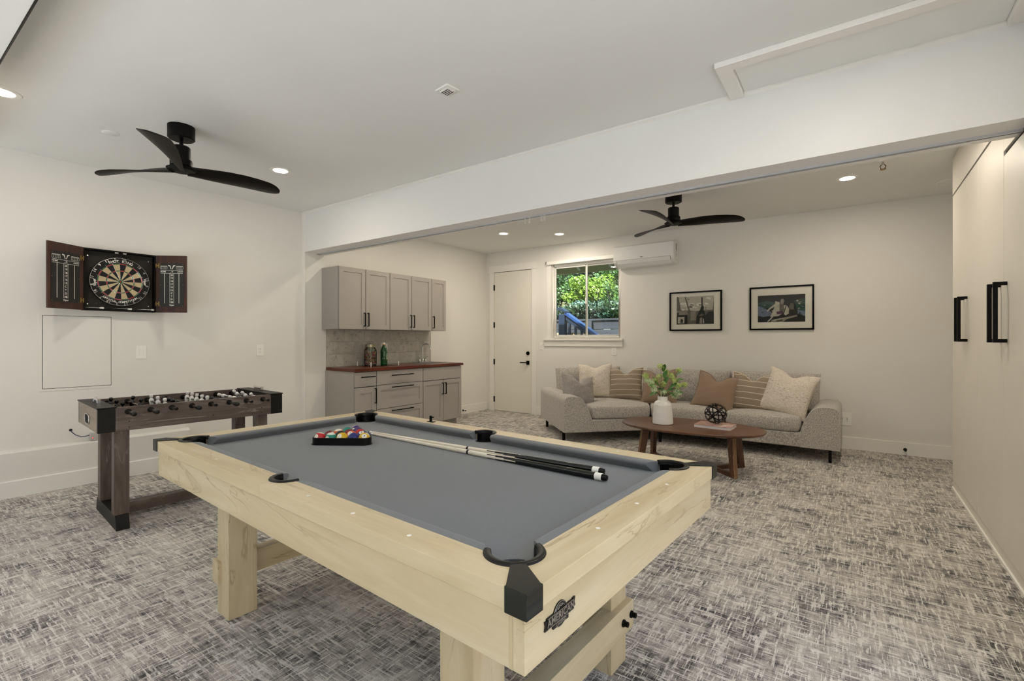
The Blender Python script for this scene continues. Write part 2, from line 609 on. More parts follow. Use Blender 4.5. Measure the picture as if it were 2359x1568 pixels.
jb = sgroup('trim_3', (0, 0, 0), 0, 'plain white side jamb under the end of the beam')
MB().box(-5.85, XK + 0.005, YB0, YB1, 0.0, ZB).build('jamb', WALL, jb)
MB().box(-5.60, XK + 0.012, YB0 - 0.006, YB0, 0.0, ZC).build('jamb_edge', TRIM, jb)

# kitchen wall and far wall with window opening
struct(MB().box(-5.85, XK, YB1, YF + 0.15, 0.0, ZC).build('wall_kitchen', WALL))
struct(MB().box(XK, XK + 0.014, 5.565, YF - 0.001, 0.0, 0.138).build('baseboard_kitchen', TRIM))
WX0, WX1, WZ0, WZ1 = -4.12, -2.90, 1.303, 2.53
WF = sgroup('wall_far')
m = MB()
m.box(XK, WX0, YF, YF + 0.15, 0, ZC)
m.box(WX1, 1.5, YF, YF + 0.15, 0, ZC)
m.box(WX0, WX1, YF, YF + 0.15, 0, WZ0)
m.box(WX0, WX1, YF, YF + 0.15, WZ1, ZC)
m.build('plaster', WALL, WF)
struct(MB().box(-4.425, 1.45, YF - 0.014, YF, 0.0, 0.14).build('baseboard_far', TRIM))

# right side: recess wall behind the closet end, front right wall, front wall with the open garage doorway
struct(MB().box(1.35, 1.5, 5.6, YF, 0, ZC).build('wall_right_far', WALL))
m = MB()                        # unseen bay, a guess added to bring daylight in from the right
m.box(XCL, 0.85, GY, -1.6, 0, ZC)
m.box(XCL, 0.85, 2.2, 3.29, 0, ZC)
m.box(XCL, 0.85, -1.6, 2.2, 2.2, ZC)
struct(m.build('wall_right', WALL))
WFR = sgroup('wall_front')
m = MB()
m.box(-5.95, -5.2, GY - 0.15, GY, 0, ZC)
m.box(0.2, 0.85, GY - 0.15, GY, 0, ZC)
m.box(-5.2, 0.2, GY - 0.15, GY, 2.35, ZC)
m.build('plaster', WALL, WFR)
# sectional garage door rolled up under the ceiling
gd = thing('garage_door', 'white sectional garage door rolled up flat under the ceiling', 'garage door', (-2.5, -0.55, 2.70))
for i in range(4):
    MB().box(-2.66, 2.66, -1.75 + i * 0.695, -1.75 + i * 0.695 + 0.688, 0.0, 0.045).build('panel', ACP, gd, bevel=0.004)
for sx in (-2.69, 2.66):
    MB().box(sx, sx + 0.03, -1.75, 1.03, -0.01, 0.05).build('rail', STEEL, gd)
MB().box(-2.66, 2.66, 1.0232, 1.030, 0.0, 0.007).build('bottom_seal', BLACKP, gd)
for sx in (-2.685, 2.655):
    MB().box(sx, sx + 0.02, -0.6, -0.56, 0.05, 0.163).build('hanger', STEEL, gd)

# ------------------------------------------------------------------ door
D = sgroup('door_1', (0, 0, 0), 0, 'plain white flush door with black hinges and lever')
DX0, DX1, DZ = -5.32, -4.515, 2.50
leaf = MB().box(DX0 + 0.004, DX1 - 0.004, YF - 0.012, YF + 0.0, 0.012, DZ - 0.008).build('leaf', DOORP, D)
MB().box(DX0, DX1, YF - 0.006, YF, DZ - 0.008, DZ).build('gap', GAP, D)
m = MB()
m.box(DX0 - 0.105, DX0 - 0.004, YF - 0.02, YF, 0, DZ)
m.build('casing', TRIM, D, bevel=0.002)
m = MB()
m.box(DX1 + 0.004, DX1 + 0.098, YF - 0.02, YF, 0, DZ)
m.build('casing', TRIM, D, bevel=0.002)
MB().box(DX0 - 0.12, DX1 + 0.108, YF - 0.026, YF, DZ, DZ + 0.118).build('casing_head', TRIM, D, bevel=0.002)
for hz in (2.225, 1.55, 0.885, 0.21):
    h = MB().cyl((DX0 + 0.002, YF - 0.02, hz - 0.05), (DX0 + 0.002, YF - 0.02, hz + 0.05), 0.009, n=10)
    h.box(DX0 - 0.012, DX0 + 0.014, YF - 0.022, YF - 0.012, hz - 0.05, hz + 0.05)
    h.build('hinge', BLACK, D, smooth=40)
lv = MB().box(-4.615, -4.555, YF - 0.026, YF - 0.012, 0.852, 0.922).build('lever_rose', BLACK, D, bevel=0.002)
l2 = MB().cyl((-4.585, YF - 0.026, 0.888), (-4.585, YF - 0.06, 0.888), 0.01, n=12)
l2.box(-4.72, -4.575, YF - 0.066, YF - 0.052, 0.879, 0.897)
l2.build('lever', BLACK, D, smooth=40)
db = MB().cyl((-4.585, YF - 0.012, 1.05), (-4.585, YF - 0.03, 1.05), 0.034, 0.03, n=24).build('deadbolt', BLACK, D, smooth=40)
MB().box(-4.59, -4.58, YF - 0.042, YF - 0.03, 1.032, 1.068).build('thumb_turn', BLACK, db)

# ------------------------------------------------------------------ window
Wn = sgroup('window_1', (0, 0, 0), 0, 'white two-pane sliding window looking onto greenery')
fw = 0.034
def ring(mb, x0, x1, z0, z1, t, y0, y1):
    mb.box(x0, x0 + t, y0, y1, z0, z1)
    mb.box(x1 - t, x1, y0, y1, z0, z1)
    mb.box(x0 + t, x1 - t, y0, y1, z0, z0 + t)
    mb.box(x0 + t, x1 - t, y0, y1, z1 - t, z1)
m = MB(); ring(m, WX0, WX1, WZ0, WZ1, fw, YF + 0.03, YF + 0.10)
m.build('frame', WHITEP, Wn, bevel=0.003)
xm = -3.505
for a, b_, yy in ((WX0 + fw - 0.004, xm + 0.022, YF + 0.05), (xm - 0.022, WX1 - fw + 0.004, YF + 0.068)):
    m = MB(); ring(m, a, b_, WZ0 + fw - 0.004, WZ1 - fw + 0.004, 0.03, yy, yy + 0.02)
    s_ = m.build('sash', WHITEP, Wn, bevel=0.002)
    MB().box(a + 0.028, b_ - 0.028, yy + 0.008, yy + 0.012, WZ0 + 0.058, WZ1 - 0.058).build('pane', PANE, s_)
MB().box(xm - 0.012, xm + 0.012, YF + 0.04, YF + 0.05, 1.86, 1.96).build('latch', WHITEP, Wn, bevel=0.002)
MB().box(-4.265, -2.855, YF - 0.045, YF + 0.03, 1.272, 1.3025).build('sill', TRIM, Wn, bevel=0.004)
MB().box(-4.255, -2.865, YF - 0.018, YF, 1.178, 1.272).build('apron', TRIM, Wn, bevel=0.003)
MB().box(WX0 - 0.09, WX0 - 0.005, YF - 0.012, YF, 1.3025, 2.53).build('side_casing', TRIM, Wn, bevel=0.002)
MB().box(-4.19, -2.94, YF - 0.05, YF - 0.004, 2.532, 2.59).build('blind_cassette', WHITEP, Wn, bevel=0.006)
bk = MB().box(-4.212, -4.192, YF - 0.05, YF, 2.575, 2.585)
bk.box(-4.212, -4.205, YF - 0.05, YF - 0.04, 2.54, 2.585)
bk.build('bracket', STEEL, Wn)

# ------------------------------------------------------------------ attic hatch trim on the ceiling, against the beam
hx = sgroup('trim_4', (0, 0, 0), 0, 'white framed attic hatch panel in the ceiling beside the beam')
m = MB(); m.box(-0.645, 0.69, 2.885, 2.96, ZC - 0.032, ZC); m.build('hatch_trim', TRIM, hx, bevel=0.003)
m = MB(); m.box(-0.645, -0.565, 2.96, YB0 - 0.004, ZC - 0.03, ZC); m.build('hatch_trim', TRIM, hx, bevel=0.003)
m = MB(); m.box(0.612, 0.69, 2.96, YB0 - 0.02, ZC - 0.03, ZC); m.build('hatch_trim', TRIM, hx, bevel=0.003)
MB().box(-0.56, 0.607, 2.965, YB0 - 0.02, ZC - 0.004, ZC).build('hatch_panel', CEIL, hx)

# ------------------------------------------------------------------ closet along the right
cl = thing('closet', 'tall white built-in closet with flush doors and black bar pulls', 'closet', (XCL, 0, 0))
MB().box(0.022, 0.64, 3.3, 5.628, 0.001, ZC - 0.003).build('carcass', CLOSET, cl)
m = MB()
m.box(0.0, 0.022, 3.64, 5.63, 2.552, ZC - 0.002)
m.box(0.0, 0.022, 3.64, 3.885, 2.375, 2.552)
m.build('header', CLOSET, cl)
MB().box(0.004, 0.022, 3.3, 5.628, 0.0, 0.072).build('kick', CLOSET, cl)
MB().box(-0.006, 0.004, 3.3, 5.63, 0.0, 0.016).build('floor_strip', TRIM, cl)
MB().box(0.010, 0.0215, 3.3, 5.6, 2.536, 2.552).build('gap', GAP, cl)
for y0, y1, zt, hy in ((5.04, 5.622, 2.535, 5.10), (4.592, 5.034, 2.535, 4.965), (3.888, 4.586, 2.535, 3.955), (3.3, 3.882, 2.347, 3.81)):
    d_ = MB().box(0.0, 0.022, y0, y1, 0.078, zt).build('door', CLOSET, cl, bevel=0.002)
    h = MB().box(-0.058, -0.038, hy - 0.011, hy + 0.011, 1.278, 1.622)
    h.box(-0.04, 0.0, hy - 0.01, hy + 0.01, 1.278, 1.298)
    h.box(-0.04, 0.0, hy - 0.01, hy + 0.01, 1.602, 1.622)
    h.build('handle', BLACK, d_, bevel=0.002)
MB().box(0.010, 0.0215, 3.3, 3.885, 2.349, 2.371).build('gap', GAP, cl)

# ================================================================== CEILING FITTINGS
def downlight(x, y, label):
    t = thing('recessed_light', label, 'ceiling light', (x, y, ZC), 0, 'recessed ceiling lights')
    MB().lathe([(0.062, -0.002), (0.082, -0.006), (0.092, -0.003), (0.093, 0.0), (0.062, 0.0)], 32, closed=True).build('trim_ring', WHITEP, t, smooth=40)
    MB().lathe([(1e-6, -0.0035), (0.062, -0.0035), (0.062, 0.0)], 32).build('lens', LENS, t, smooth=40)
    L = bpy.data.lights.new('lamp', 'AREA')
    L.shape = 'DISK'
    L.size = 0.11
    L.energy = LAMP_W if y > 3.4 else LAMP_F
    L.color = (1.0, 0.91, 0.79) if y < 3.4 else (1.0, 0.89, 0.75)
    lo = bpy.data.objects.new('lamp', L)
    lo.location = (0, 0, -0.006)
    lo.parent = t
    COL.objects.link(lo)
    return t
downlight(-4.40, 0.60, 'recessed ceiling light cut by the left picture edge')
downlight(-4.34, 2.385, 'recessed ceiling light between the near fan and the beam')
downlight(-0.05, 2.30, 'recessed ceiling light in front of the beam near the hatch')
downlight(-0.05, 0.60, 'recessed ceiling light above the near end of the room')
downlight(-4.24, 5.74, 'recessed ceiling light above the kitchen corner, left of two')
downlight(-3.58, 6.25, 'recessed ceiling light above the window, right of two')
downlight(-0.05, 5.70, 'recessed ceiling light beside the sprinkler, near the closet')
downlight(-4.24, 4.25, 'recessed ceiling light hidden behind the beam above the kitchen cabinets')
downlight(-0.05, 4.25, 'recessed ceiling light hidden behind the beam beside the closet')

def fan(x, y, ang, label):
    t = thing('ceiling_fan', label, 'ceiling fan', (x, y, ZC), 0, 'three-blade ceiling fans')
    MB().lathe([(0.078, -0.095), (0.086, -0.088), (0.086, 0.0)], 40).build('canopy', BLACK, t, smooth=40)
    MB().cyl((0, 0, -0.16), (0, 0, -0.09), 0.013, n=16).build('down_rod', BLACK, t, smooth=40)
    MB().lathe([(0.058, -0.245), (0.058, -0.155), (0.052, -0.148), (0.014, -0.146)], 32).build('motor_housing', BLACK, t, smooth=40)
    MB().lathe([(0.06, -0.30), (0.071, -0.292), (0.072, -0.262), (0.066, -0.245), (0.058, -0.243)], 32).build('motor_collar', BLACK, t, smooth=40)
    MB().lathe([(0.03, -0.335), (0.085, -0.326), (0.095, -0.312), (0.07, -0.30)], 32).build('hub', BLACK, t, smooth=40)
    def prof(k):
        # along the blade: radius, chord, pitch, lift
        r = 0.05 + 0.665 * k
        chord = 0.085 + 0.105 * math.sin(min(1, k * 1.3) * PI / 2) ** 1.3 - 0.008 * k
        if k > 0.80:
            chord *= math.sqrt(max(0.0, 1 - ((k - 0.80) / 0.2002) ** 2)) * 0.97 + 0.03
        pitch = -(R(30) * (1 - k) ** 1.6 + R(10))
        lift = 0.012 * math.sin(k * PI)
        return r, chord, pitch, lift
    ks = [0, .04, .1, .18, .28, .4, .55, .7, .8, .84, .88, .915, .945, .965, .98, .99, .996, 1.0]
    bl = MB()
    for k in ks:
        r, c, p, lf = prof(k)
        for j in range(12):
            a = 2 * PI * j / 12
            yy = 0.5 * c * math.cos(a)
            zz = 0.008 * math.sin(a) * (1.5 - k) + 0.014 * (yy / 0.09) ** 2
            y2 = yy * math.cos(p) - zz * math.sin(p)
            z2 = yy * math.sin(p) + zz * math.cos(p)
            bl.v.append(Vector((r, y2, z2 - 0.318 + lf)))
    n = len(ks)
    for i in range(n - 1):
        for j in range(12):
            j2 = (j + 1) % 12
            bl.f.append([i * 12 + j, (i + 1) * 12 + j, (i + 1) * 12 + j2, i * 12 + j2]); bl.mi.append(0)
    bl.f.append(list(range(12))); bl.mi.append(0)
    bl.f.append(list(range((n - 1) * 12, n * 12))[::-1]); bl.mi.append(0)
    b0 = bl.build('blade', BLADE, t, smooth=50)
    b0.rotation_euler = (0, 0, R(ang))
    for i in (1, 2):
        b = b0.copy(); COL.objects.link(b); b.parent = t
        b.rotation_euler = (0, 0, R(ang + 120 * i))
    return t
fan(-4.04, 1.468, -153.7, 'large black three-blade ceiling fan above the foosball table')
fan(-1.586, 5.238, -97.0, 'black three-blade ceiling fan beyond the beam above the sofa')

sd = thing('smoke_detector', 'small square white smoke detector on the ceiling above the pool table', 'smoke detector', (-2.073, 2.214, ZC), R(-8))
MB().box(-0.058, 0.058, -0.05, 0.05, -0.012, 0).build('base', WHITEP, sd, bevel=0.004)
g_ = MB().box(-0.042, 0.042, -0.034, 0.034, -0.02, -0.012).build('cover', WHITEP, sd, bevel=0.004)
for i in range(4):
    MB().box(-0.034, 0.034, -0.024 + i * 0.014, -0.019 + i * 0.014, -0.0212, -0.02).build('slot', GAP, sd)
sp = thing('fire_sprinkler', 'brass fire sprinkler on the far ceiling beside the closet', 'sprinkler', (0.21, 5.321, ZC))
MB().lathe([(0.012, -0.012), (0.034, -0.008), (0.036, 0)], 20).build('escutcheon', WHITEP, sp, smooth=40)
MB().cyl((0, 0, -0.035), (0, 0, -0.008), 0.011, n=12).build('thread', STEEL, sp, smooth=40)
m = MB()
m.tube([(0.010, 0, -0.035), (0.021, 0, -0.048), (0.016, 0, -0.068), (0, 0, -0.074)], 0.0035, 8)
m.tube([(-0.010, 0, -0.035), (-0.021, 0, -0.048), (-0.016, 0, -0.068), (0, 0, -0.074)], 0.0035, 8)
m.build('frame', paint('dark_brass', '#4A2A1C', 0.35, metal=0.9), sp, smooth=40)
MB().lathe([(1e-6, -0.079), (0.024, -0.078), (0.024, -0.0755), (1e-6, -0.074)], 16).build('deflector', BRASS, sp)
rc = thing('sprinkler_cover', 'thin round white sprinkler cover plate on the ceiling left of the near fan', 'cover plate', (-4.60, 1.20, ZC))
MB().lathe([(1e-6, -0.006), (0.048, -0.006), (0.055, -0.002), (0.055, 0.0)], 28).build('plate', CEIL, rc, smooth=30)
rs = thing('ceiling_speaker', 'flat round white ceiling speaker half hidden behind the closet', 'speaker', (0.774, 6.392, ZC))
MB().lathe([(1e-6, -0.004), (0.085, -0.004), (0.085, -0.009), (0.1, -0.006), (0.1, 0)], 32).build('grille', CEIL, rs, smooth=30)

# curtain gliders on the beam track
gl0 = None
for i, x in enumerate((-2.363, -2.317, -2.196, -2.178, -2.161)):
    if gl0 is None:
        m = MB()
        m.box(-0.004, 0.004, -0.006, 0.006, -0.012, 0)
        m.tube([(0.0, 0, -0.012), (0.007, 0, -0.02), (0.0, 0, -0.028), (-0.007, 0, -0.02)], 0.0017, 6, closed=True)
        m.tube([(0, 0, -0.028), (0.006, 0, -0.040), (0.004, 0, -0.052), (-0.003, 0, -0.052), (-0.004, 0, -0.040)], 0.0017, 6, closed=True)
        o = gl0 = m.build('curtain_glider', WHITEP)
    else:
        o = gl0.copy(); COL.objects.link(o)
    o.location = (x, 3.52, ZB - 0.004)
    o.rotation_euler = (0, 0, R((10, -170, 20, 195, 5)[i]))
    tag(o, ('small white curtain glider on the beam track, leftmost of all five', 'small white curtain glider on the beam track, right one of the separate pair', 'small white curtain glider on the beam track, left of the bunched three', 'small white curtain glider on the beam track, middle of the bunched three', 'small white curtain glider on the beam track, rightmost of all five')[i], 'curtain glider',
        'pair of curtain gliders' if i < 2 else 'three bunched curtain gliders')

# ================================================================== WALL DEVICES
def plate(name, label, cat, o, X, w_, h_, kind):
    """wall plate at o; X = direction to the right seen from the room"""
    t = thing(name, label, cat, o, math.atan2(X[1], X[0]))
    MB().box(-w_ / 2, w_ / 2, -0.006, 0.0, -h_ / 2, h_ / 2).build('cover_plate', WHITEP, t, bevel=0.002)
    def outlet(cx):
        f_ = MB().box(cx - 0.017, cx + 0.017, -0.0075, -0.006, -0.034, 0.034).build('receptacle', WHITEP, t, bevel=0.0006)
        s = MB()
        for cz in (0.019, -0.019):
            s.box(cx - 0.008, cx - 0.006, -0.0082, -0.0075, cz - 0.004, cz + 0.005)
            s.box(cx + 0.006, cx + 0.008, -0.0082, -0.0075, cz - 0.004, cz + 0.004)
            s.cyl((cx, -0.0075, cz - 0.010), (cx, -0.0082, cz - 0.010), 0.0024, n=8)
        s.build('slots', GAP, f_)
        if kind == 'gfci':
            MB().box(cx - 0.005, cx + 0.005, -0.009, -0.0075, 0.002, 0.006).build('test_button', paint('red_button', '#7E1D22', 0.4), f_)
            MB().box(cx - 0.005, cx + 0.005, -0.009, -0.0075, -0.006, -0.002).build('reset_button', BLACKP, f_)
    if kind == 'rocker':
        rk = MB().prism([(-0.006, -0.033), (-0.008, -0.033), (-0.0125, 0.033), (-0.006, 0.033)], 'x', -0.017, 0.017).build('rocker', WHITEP, t, bevel=0.0006)
    elif kind == 'gfci':
        outlet(-0.024); outlet(0.024)
    else:
        outlet(0.0)
    return t
def onwall(y, z, x=0.0):
    return (WO[0] + x * math.cos(WANG) - y * math.sin(WANG), x * math.sin(WANG) + y * math.cos(WANG), z)
WX = (-math.sin(WANG), math.cos(WANG))
plate('light_switch', 'white rocker light switch on the wall below the dartboard', 'light switch', onwall(1.705, 1.17), WX, 0.082, 0.128, 'rocker')
plate('wall_outlet', 'white outlet on the dart wall just left of the kitchen jamb', 'outlet', onwall(2.83, 1.168), WX, 0.082, 0.13, 'outlet')
plate('light_switch', 'white light switch between the door and the window sill', 'light switch', (-4.314, YF, 1.175), (1, 0), 0.075, 0.12, 'rocker')
plate('wall_outlet', 'white outlet directly below the window sill', 'outlet', (-3.002, YF, 1.106), (1, 0), 0.075, 0.12, 'outlet')
plate('wall_outlet', 'double white outlet with red buttons right of the sofa', 'outlet', (-0.085, YF, 0.348), (1, 0), 0.125, 0.15, 'gfci')

# access panel
ap = thing('access_panel', 'square flush white access panel in the wall under the dart cabinet', 'access panel', WO, WANG)
m = MB()
ap0, ap1, az0, az1 = 1.012, 1.478, 0.868, 1.503
m.box(0, 0.004, ap0 - 0.02, ap0, az0 - 0.02, az1 + 0.02)
m.box(0, 0.004, ap1, ap1 + 0.02, az0 - 0.02, az1 + 0.02)
m.box(0, 0.004, ap0, ap1, az0 - 0.02, az0)
m.box(0, 0.004, ap0, ap1, az1, az1 + 0.02)
m.build('frame', WALL, ap)
MB().box(0.0, 0.001, ap0, ap1, az0, az1).build('gap', GAP, ap)
MB().box(0.001, 0.007, ap0 + 0.004, ap1 - 0.004, az0 + 0.004, az1 - 0.004).build('door', WALL, ap, bevel=0.001)

# small network box standing on the ledge, with its cable out of a hole in the wall
nb = thing('network_box', 'small grey network box with red light on the ledge behind the foosball table', 'network box', WO, WANG)
MB().box(0.004, 0.046, 1.318, 1.372, 0.381, 0.452).build('case', paint('grey_case', '#B9B5B0', 0.4), nb, bevel=0.004)
MB().cyl((0.046, 1.336, 0.405), (0.047, 1.336, 0.405), 0.004, n=10).build('indicator', LEDR, nb)
MB().cyl((0.0, 1.195, 0.492), (0.002, 1.195, 0.492), 0.012, n=16).build('wall_hole', GAP, nb)
MB().tube([(0.0, 1.195, 0.492), (0.014, 1.20, 0.475), (0.02, 1.225, 0.445), (0.022, 1.26, 0.425), (0.024, 1.295, 0.425), (0.024, 1.32, 0.432)], 0.0035, 8).build('cable', paint('blue_cable', '#2B3350', 0.5), nb, smooth=50)

# door stops
def doorstop(name, label, o, d):
    t = thing(name, label, 'door stop', o, math.atan2(d[1], d[0]))
    MB().lathe([(0.017, 0.0), (0.017, 0.006), (0.006, 0.010)], 16, T=Matrix.Rotation(R(90), 4, 'Y')).build('base', BLACK, t, smooth=40)
    MB().cyl((0.006, 0, 0), (0.055, 0, 0), 0.005, n=10).build('stem', BLACK, t, smooth=40)
    MB().cyl((0.052, 0, 0), (0.068, 0, 0), 0.01, n=12).build('tip', BLACKP, t, smooth=40)
doorstop('door_stop', 'small black door stop on the far baseboard right of the sofa', (0.47, YF - 0.0145, 0.062), (0, -1))
doorstop('door_stop', 'small black door stop on the kitchen baseboard beside the base cabinet', (XK + 0.0145, 6.27, 0.062), (1, 0))

# ================================================================== AIR CONDITIONER
ac = thing('air_conditioner', 'white wall-mounted split air conditioner right of the window', 'air conditioner', (-2.48, YF, 2.515))
ax = 0.447
pr = [(0, 0.155), (-0.17, 0.155), (-0.205, 0.14), (-0.213, 0.05), (-0.207, -0.055), (-0.18, -0.105), (-0.12, -0.145), (-0.03, -0.155), (0, -0.15)]
MB().prism(pr, 'x', -ax, ax).build('body', ACP, ac, bevel=0.004)
fp = [(-0.172, 0.157), (-0.207, 0.142), (-0.216, 0.05), (-0.2105, -0.056), (-0.205, -0.058), (-0.209, 0.05), (-0.2, 0.137), (-0.17, 0.15)]
MB().prism(fp, 'x', -ax + 0.01, ax - 0.012).build('front_panel', ACP, ac, smooth=30)
MB().prism([(-0.2085, -0.058), (-0.212, -0.058), (-0.1835, -0.107), (-0.125, -0.147), (-0.122, -0.144), (-0.18, -0.104)], 'x', -ax + 0.05, ax - 0.05).build('louver', ACP, ac)
MB().prism([(-0.2088, -0.0555), (-0.211, -0.0555), (-0.211, -0.058), (-0.2088, -0.058)], 'x', -ax + 0.046, ax - 0.046).build('louver_gap', GAP, ac)
m = MB()
for sx in (-ax + 0.046, ax - 0.05):
    m.prism([(-0.2092, -0.058), (-0.2122, -0.058), (-0.1837, -0.1075), (-0.1802, -0.1045)], 'x', sx, sx + 0.004)
m.build('louver_end_gap', GAP, ac)
m = MB()
m.box(ax, ax + 0.0012, -0.105, -0.085, 0.03, 0.125)
for i, (y0, z0, s_) in enumerate(((-0.1, 0.005, .012), (-0.09, -0.02, .009), (-0.1, -0.045, .012), (-0.1, -0.07, .008), (-0.12, -0.1, .006), (-0.06, -0.1, .006))):
    m.box(ax, ax + 0.0012, y0, y0 + s_, z0, z0 + s_ * 1.4)
m.build('side_slots', GAP, ac)
MB().box(-0.03, 0.005, -0.2155, -0.2125, -0.037, -0.029).build('badge', paint('grey_badge', '#55565A', 0.4), ac)

# ================================================================== DART CABINET
CY0, CY1, CZ0, CZ1, CDP = 1.262, 1.806, 1.556, 2.113, 0.075
dc = thing('dart_cabinet', 'open dark wood dart cabinet with scoreboard doors on the left wall', 'dart cabinet', WO, WANG)
m = MB()
t_ = 0.014
m.box(0, CDP, CY0, CY0 + t_, CZ0, CZ1)
m.box(0, CDP, CY1 - t_, CY1, CZ0, CZ1)
m.box(0, CDP, CY0 + t_, CY1 - t_, CZ0, CZ0 + t_)
m.box(0, CDP, CY0 + t_, CY1 - t_, CZ1 - t_, CZ1)
m.build('case', BLACK, dc)
MB().box(0, 0.008, CY0 + t_, CY1 - t_, CZ0 + t_, CZ1 - t_).build('back_panel', paint('dark_felt', '#2A2722', 0.9), dc)
for (yy, zz) in ((CY0 + 0.045, CZ1 - 0.06), (CY1 - 0.045, CZ1 - 0.06), (CY0 + 0.045, CZ0 + 0.06), (CY1 - 0.045, CZ0 + 0.06)):
    MB().cyl((0.008, yy, zz), (0.010, yy, zz), 0.005, n=10).build('screw', CHROME, dc)
for yy in (1.53 - 0.03, 1.53 + 0.03):
    MB().box(CDP - 0.012, CDP + 0.004, yy - 0.013, yy + 0.013, CZ1 - 0.024, CZ1 - 0.014).build('magnet_catch', STEEL, dc)
SBP = paint('scoreboard_black', '#1A1915', 0.55, var=0.15)
def score_door(side):
    """door built lying along -y (side -1) or +y (side +1) from a hinge at its local origin, inner face toward +x"""
    ang = R(33) if side < 0 else R(-46)
    piv = bpy.data.objects.new('door', None)
    w_ = 0.302 if side < 0 else 0.275
    y0, y1 = (-w_, 0.0) if side < 0 else (0.0, w_)
    h0, h1 = CZ0 - CZ0, CZ1 - CZ0
    body = MB().box(-0.014, 0.004, y0, y1, 0.0, h1).build('door', MAHOG, dc, bevel=0.002)
    body.location = (CDP + 0.006, CY0 if side < 0 else CY1, CZ0)
    body.rotation_euler = (0, 0, ang if side < 0 else ang)
    bpy.data.objects.remove(piv)
    a, b_ = y0 + 0.022, y1 - 0.022
    if side < 0:
        b_ = y1 - 0.034
    else:
        a = y0 + 0.034
    z0, z1 = 0.055, h1 - 0.075
    MB().box(0.004, 0.0065, a, b_, z0, z1).build('scoreboard', SBP, body)
    c = (a + b_) / 2
    W = b_ - a
    k = MB()
    def F(y, z):
        return frameT((0.0072, y, z), (0, 1, 0), (0, 0, 1))
    def bar(ya, yb, za, zb):
        k.box(0.0066, 0.0072, ya, yb, za, zb)
    zt = z1
    for sgn in (-1, 1):
        bx = c + sgn * W * 0.33
        hw = W * 0.14
        for i in range(6):
            yy = bx - hw + i * hw * 2 / 5
            bar(yy - 0.0007, yy + 0.0007, zt - 0.058, zt - 0.034)
        bar(bx - hw, bx + hw, zt - 0.0352, zt - 0.0338)
        bar(bx - hw, bx + hw, zt - 0.0585, zt - 0.0571)
        bar(bx - hw, bx + hw, zt - 0.030, zt - 0.0265)
    # horned V emblem
    for sgn in (-1, 1):
        P = [(c + sgn * q[0], zt + q[1]) for q in ((0.003, -0.058), (0.008, -0.058), (0.017, -0.030), (0.032, -0.026), (0.030, -0.018), (0.012, -0.023))]
        k.prism(P, 'x', 0.0066, 0.0073)
    bar(a + 0.008, b_ - 0.008, zt - 0.0705, zt - 0.068)
    k.text('HOME', 0.0175, F(a + 0.032, zt - 0.083), 1)
    k.text('AWAY', 0.0175, F(b_ - 0.032, zt - 0.083), 1)
    k.text('_ 01', 0.0175, F(c, zt - 0.083), 1)
    bar(a + 0.008, b_ - 0.008, zt - 0.0995, zt - 0.097)
    for yy in (c - W * 0.30, c + W * 0.30):
        bar(yy - 0.0018, yy + 0.0018, z0 + 0.035, zt - 0.10)
    for yy in (c - 0.018, c + 0.018):
        bar(yy - 0.001, yy + 0.001, z0 + 0.035, zt - 0.10)
    zz = zt - 0.117
    stp = (zt - 0.117 - (z0 + 0.045)) / 9
    for s_ in ('20', '19', '18', '17', '16', '15', 'C', 'T', 'D', '3B'):
        k.text(s_, 0.024, F(c, zz), 1)
        zz -= stp
    k.text('Viper', 0.021, F(c, z0 + 0.018), 1)
    k.build('score_lettering', INKW, body)
    for (yy, zz) in ((a + 0.008, z0 + 0.01), (b_ - 0.008, z0 + 0.01), (a + 0.008, z1 - 0.01), (b_ - 0.008, z1 - 0.01), (a + 0.008, (z0 + z1) / 2), (b_ - 0.008, (z0 + z1) / 2)):
        MB().cyl((0.0065, yy, zz), (0.0085, yy, zz), 0.0032, n=8).build('screw', BRASS, body)
    hy = y1 if side < 0 else y0
    for zz in (0.085, h1 - 0.10):
        hg = MB()
        s2 = -1 if side < 0 else 1
        ya, yb = sorted((hy + s2 * 0.002, hy + s2 * 0.030))
        hg.box(0.004, 0.007, ya, yb, zz - 0.007, zz + 0.007)
        ya, yb = sorted((hy + s2 * 0.020, hy + s2 * 0.032))
        hg.box(0.004, 0.0072, ya, yb, zz - 0.022, zz + 0.022)
        hg.cyl((0.005, hy, zz - 0.02), (0.005, hy, zz + 0.02), 0.0045, n=8)
        hg.build('hinge', BRASS, body)
score_door(-1)
score_door(1)

# dartboard hanging in the case
bc = (0.052, 1.536, 1.832)
dbd = thing('dartboard', 'round bristle dartboard with black and tan beds inside the cabinet', 'dartboard', onwall(bc[1], bc[2], 0.0085), WANG)
DT = 0.036
DBK = paint('board_black', '#0B0B0A', 0.8, var=0.2, scale=200)
DTAN = paint('board_tan', '#BCA983', 0.9, var=0.16, scale=120)
DRED = paint('board_red', '#A51D24', 0.8, var=0.1, scale=100)
DGRN = paint('board_green', '#1F5C33', 0.8, var=0.1, scale=100)
MB().cyl((0, 0, 0), (DT, 0, 0), 0.2255, n=72).build('body', DBK, dbd, smooth=40)
rot0 = R(-7)           # board hangs slightly turned
def wedge(r0, r1, a0, a1, n=4, t0=DT, t1=DT + 0.0012):
    P = [(r1 * math.cos(a0 + (a1 - a0) * i / n), r1 * math.sin(a0 + (a1 - a0) * i / n)) for i in range(n + 1)]
    P += [(r0 * math.cos(a1 - (a1 - a0) * i / n), r0 * math.sin(a1 - (a1 - a0) * i / n)) for i in range(n + 1)]
    return MB().prism(P, 'x', t0, t1)
SEG = PI / 10
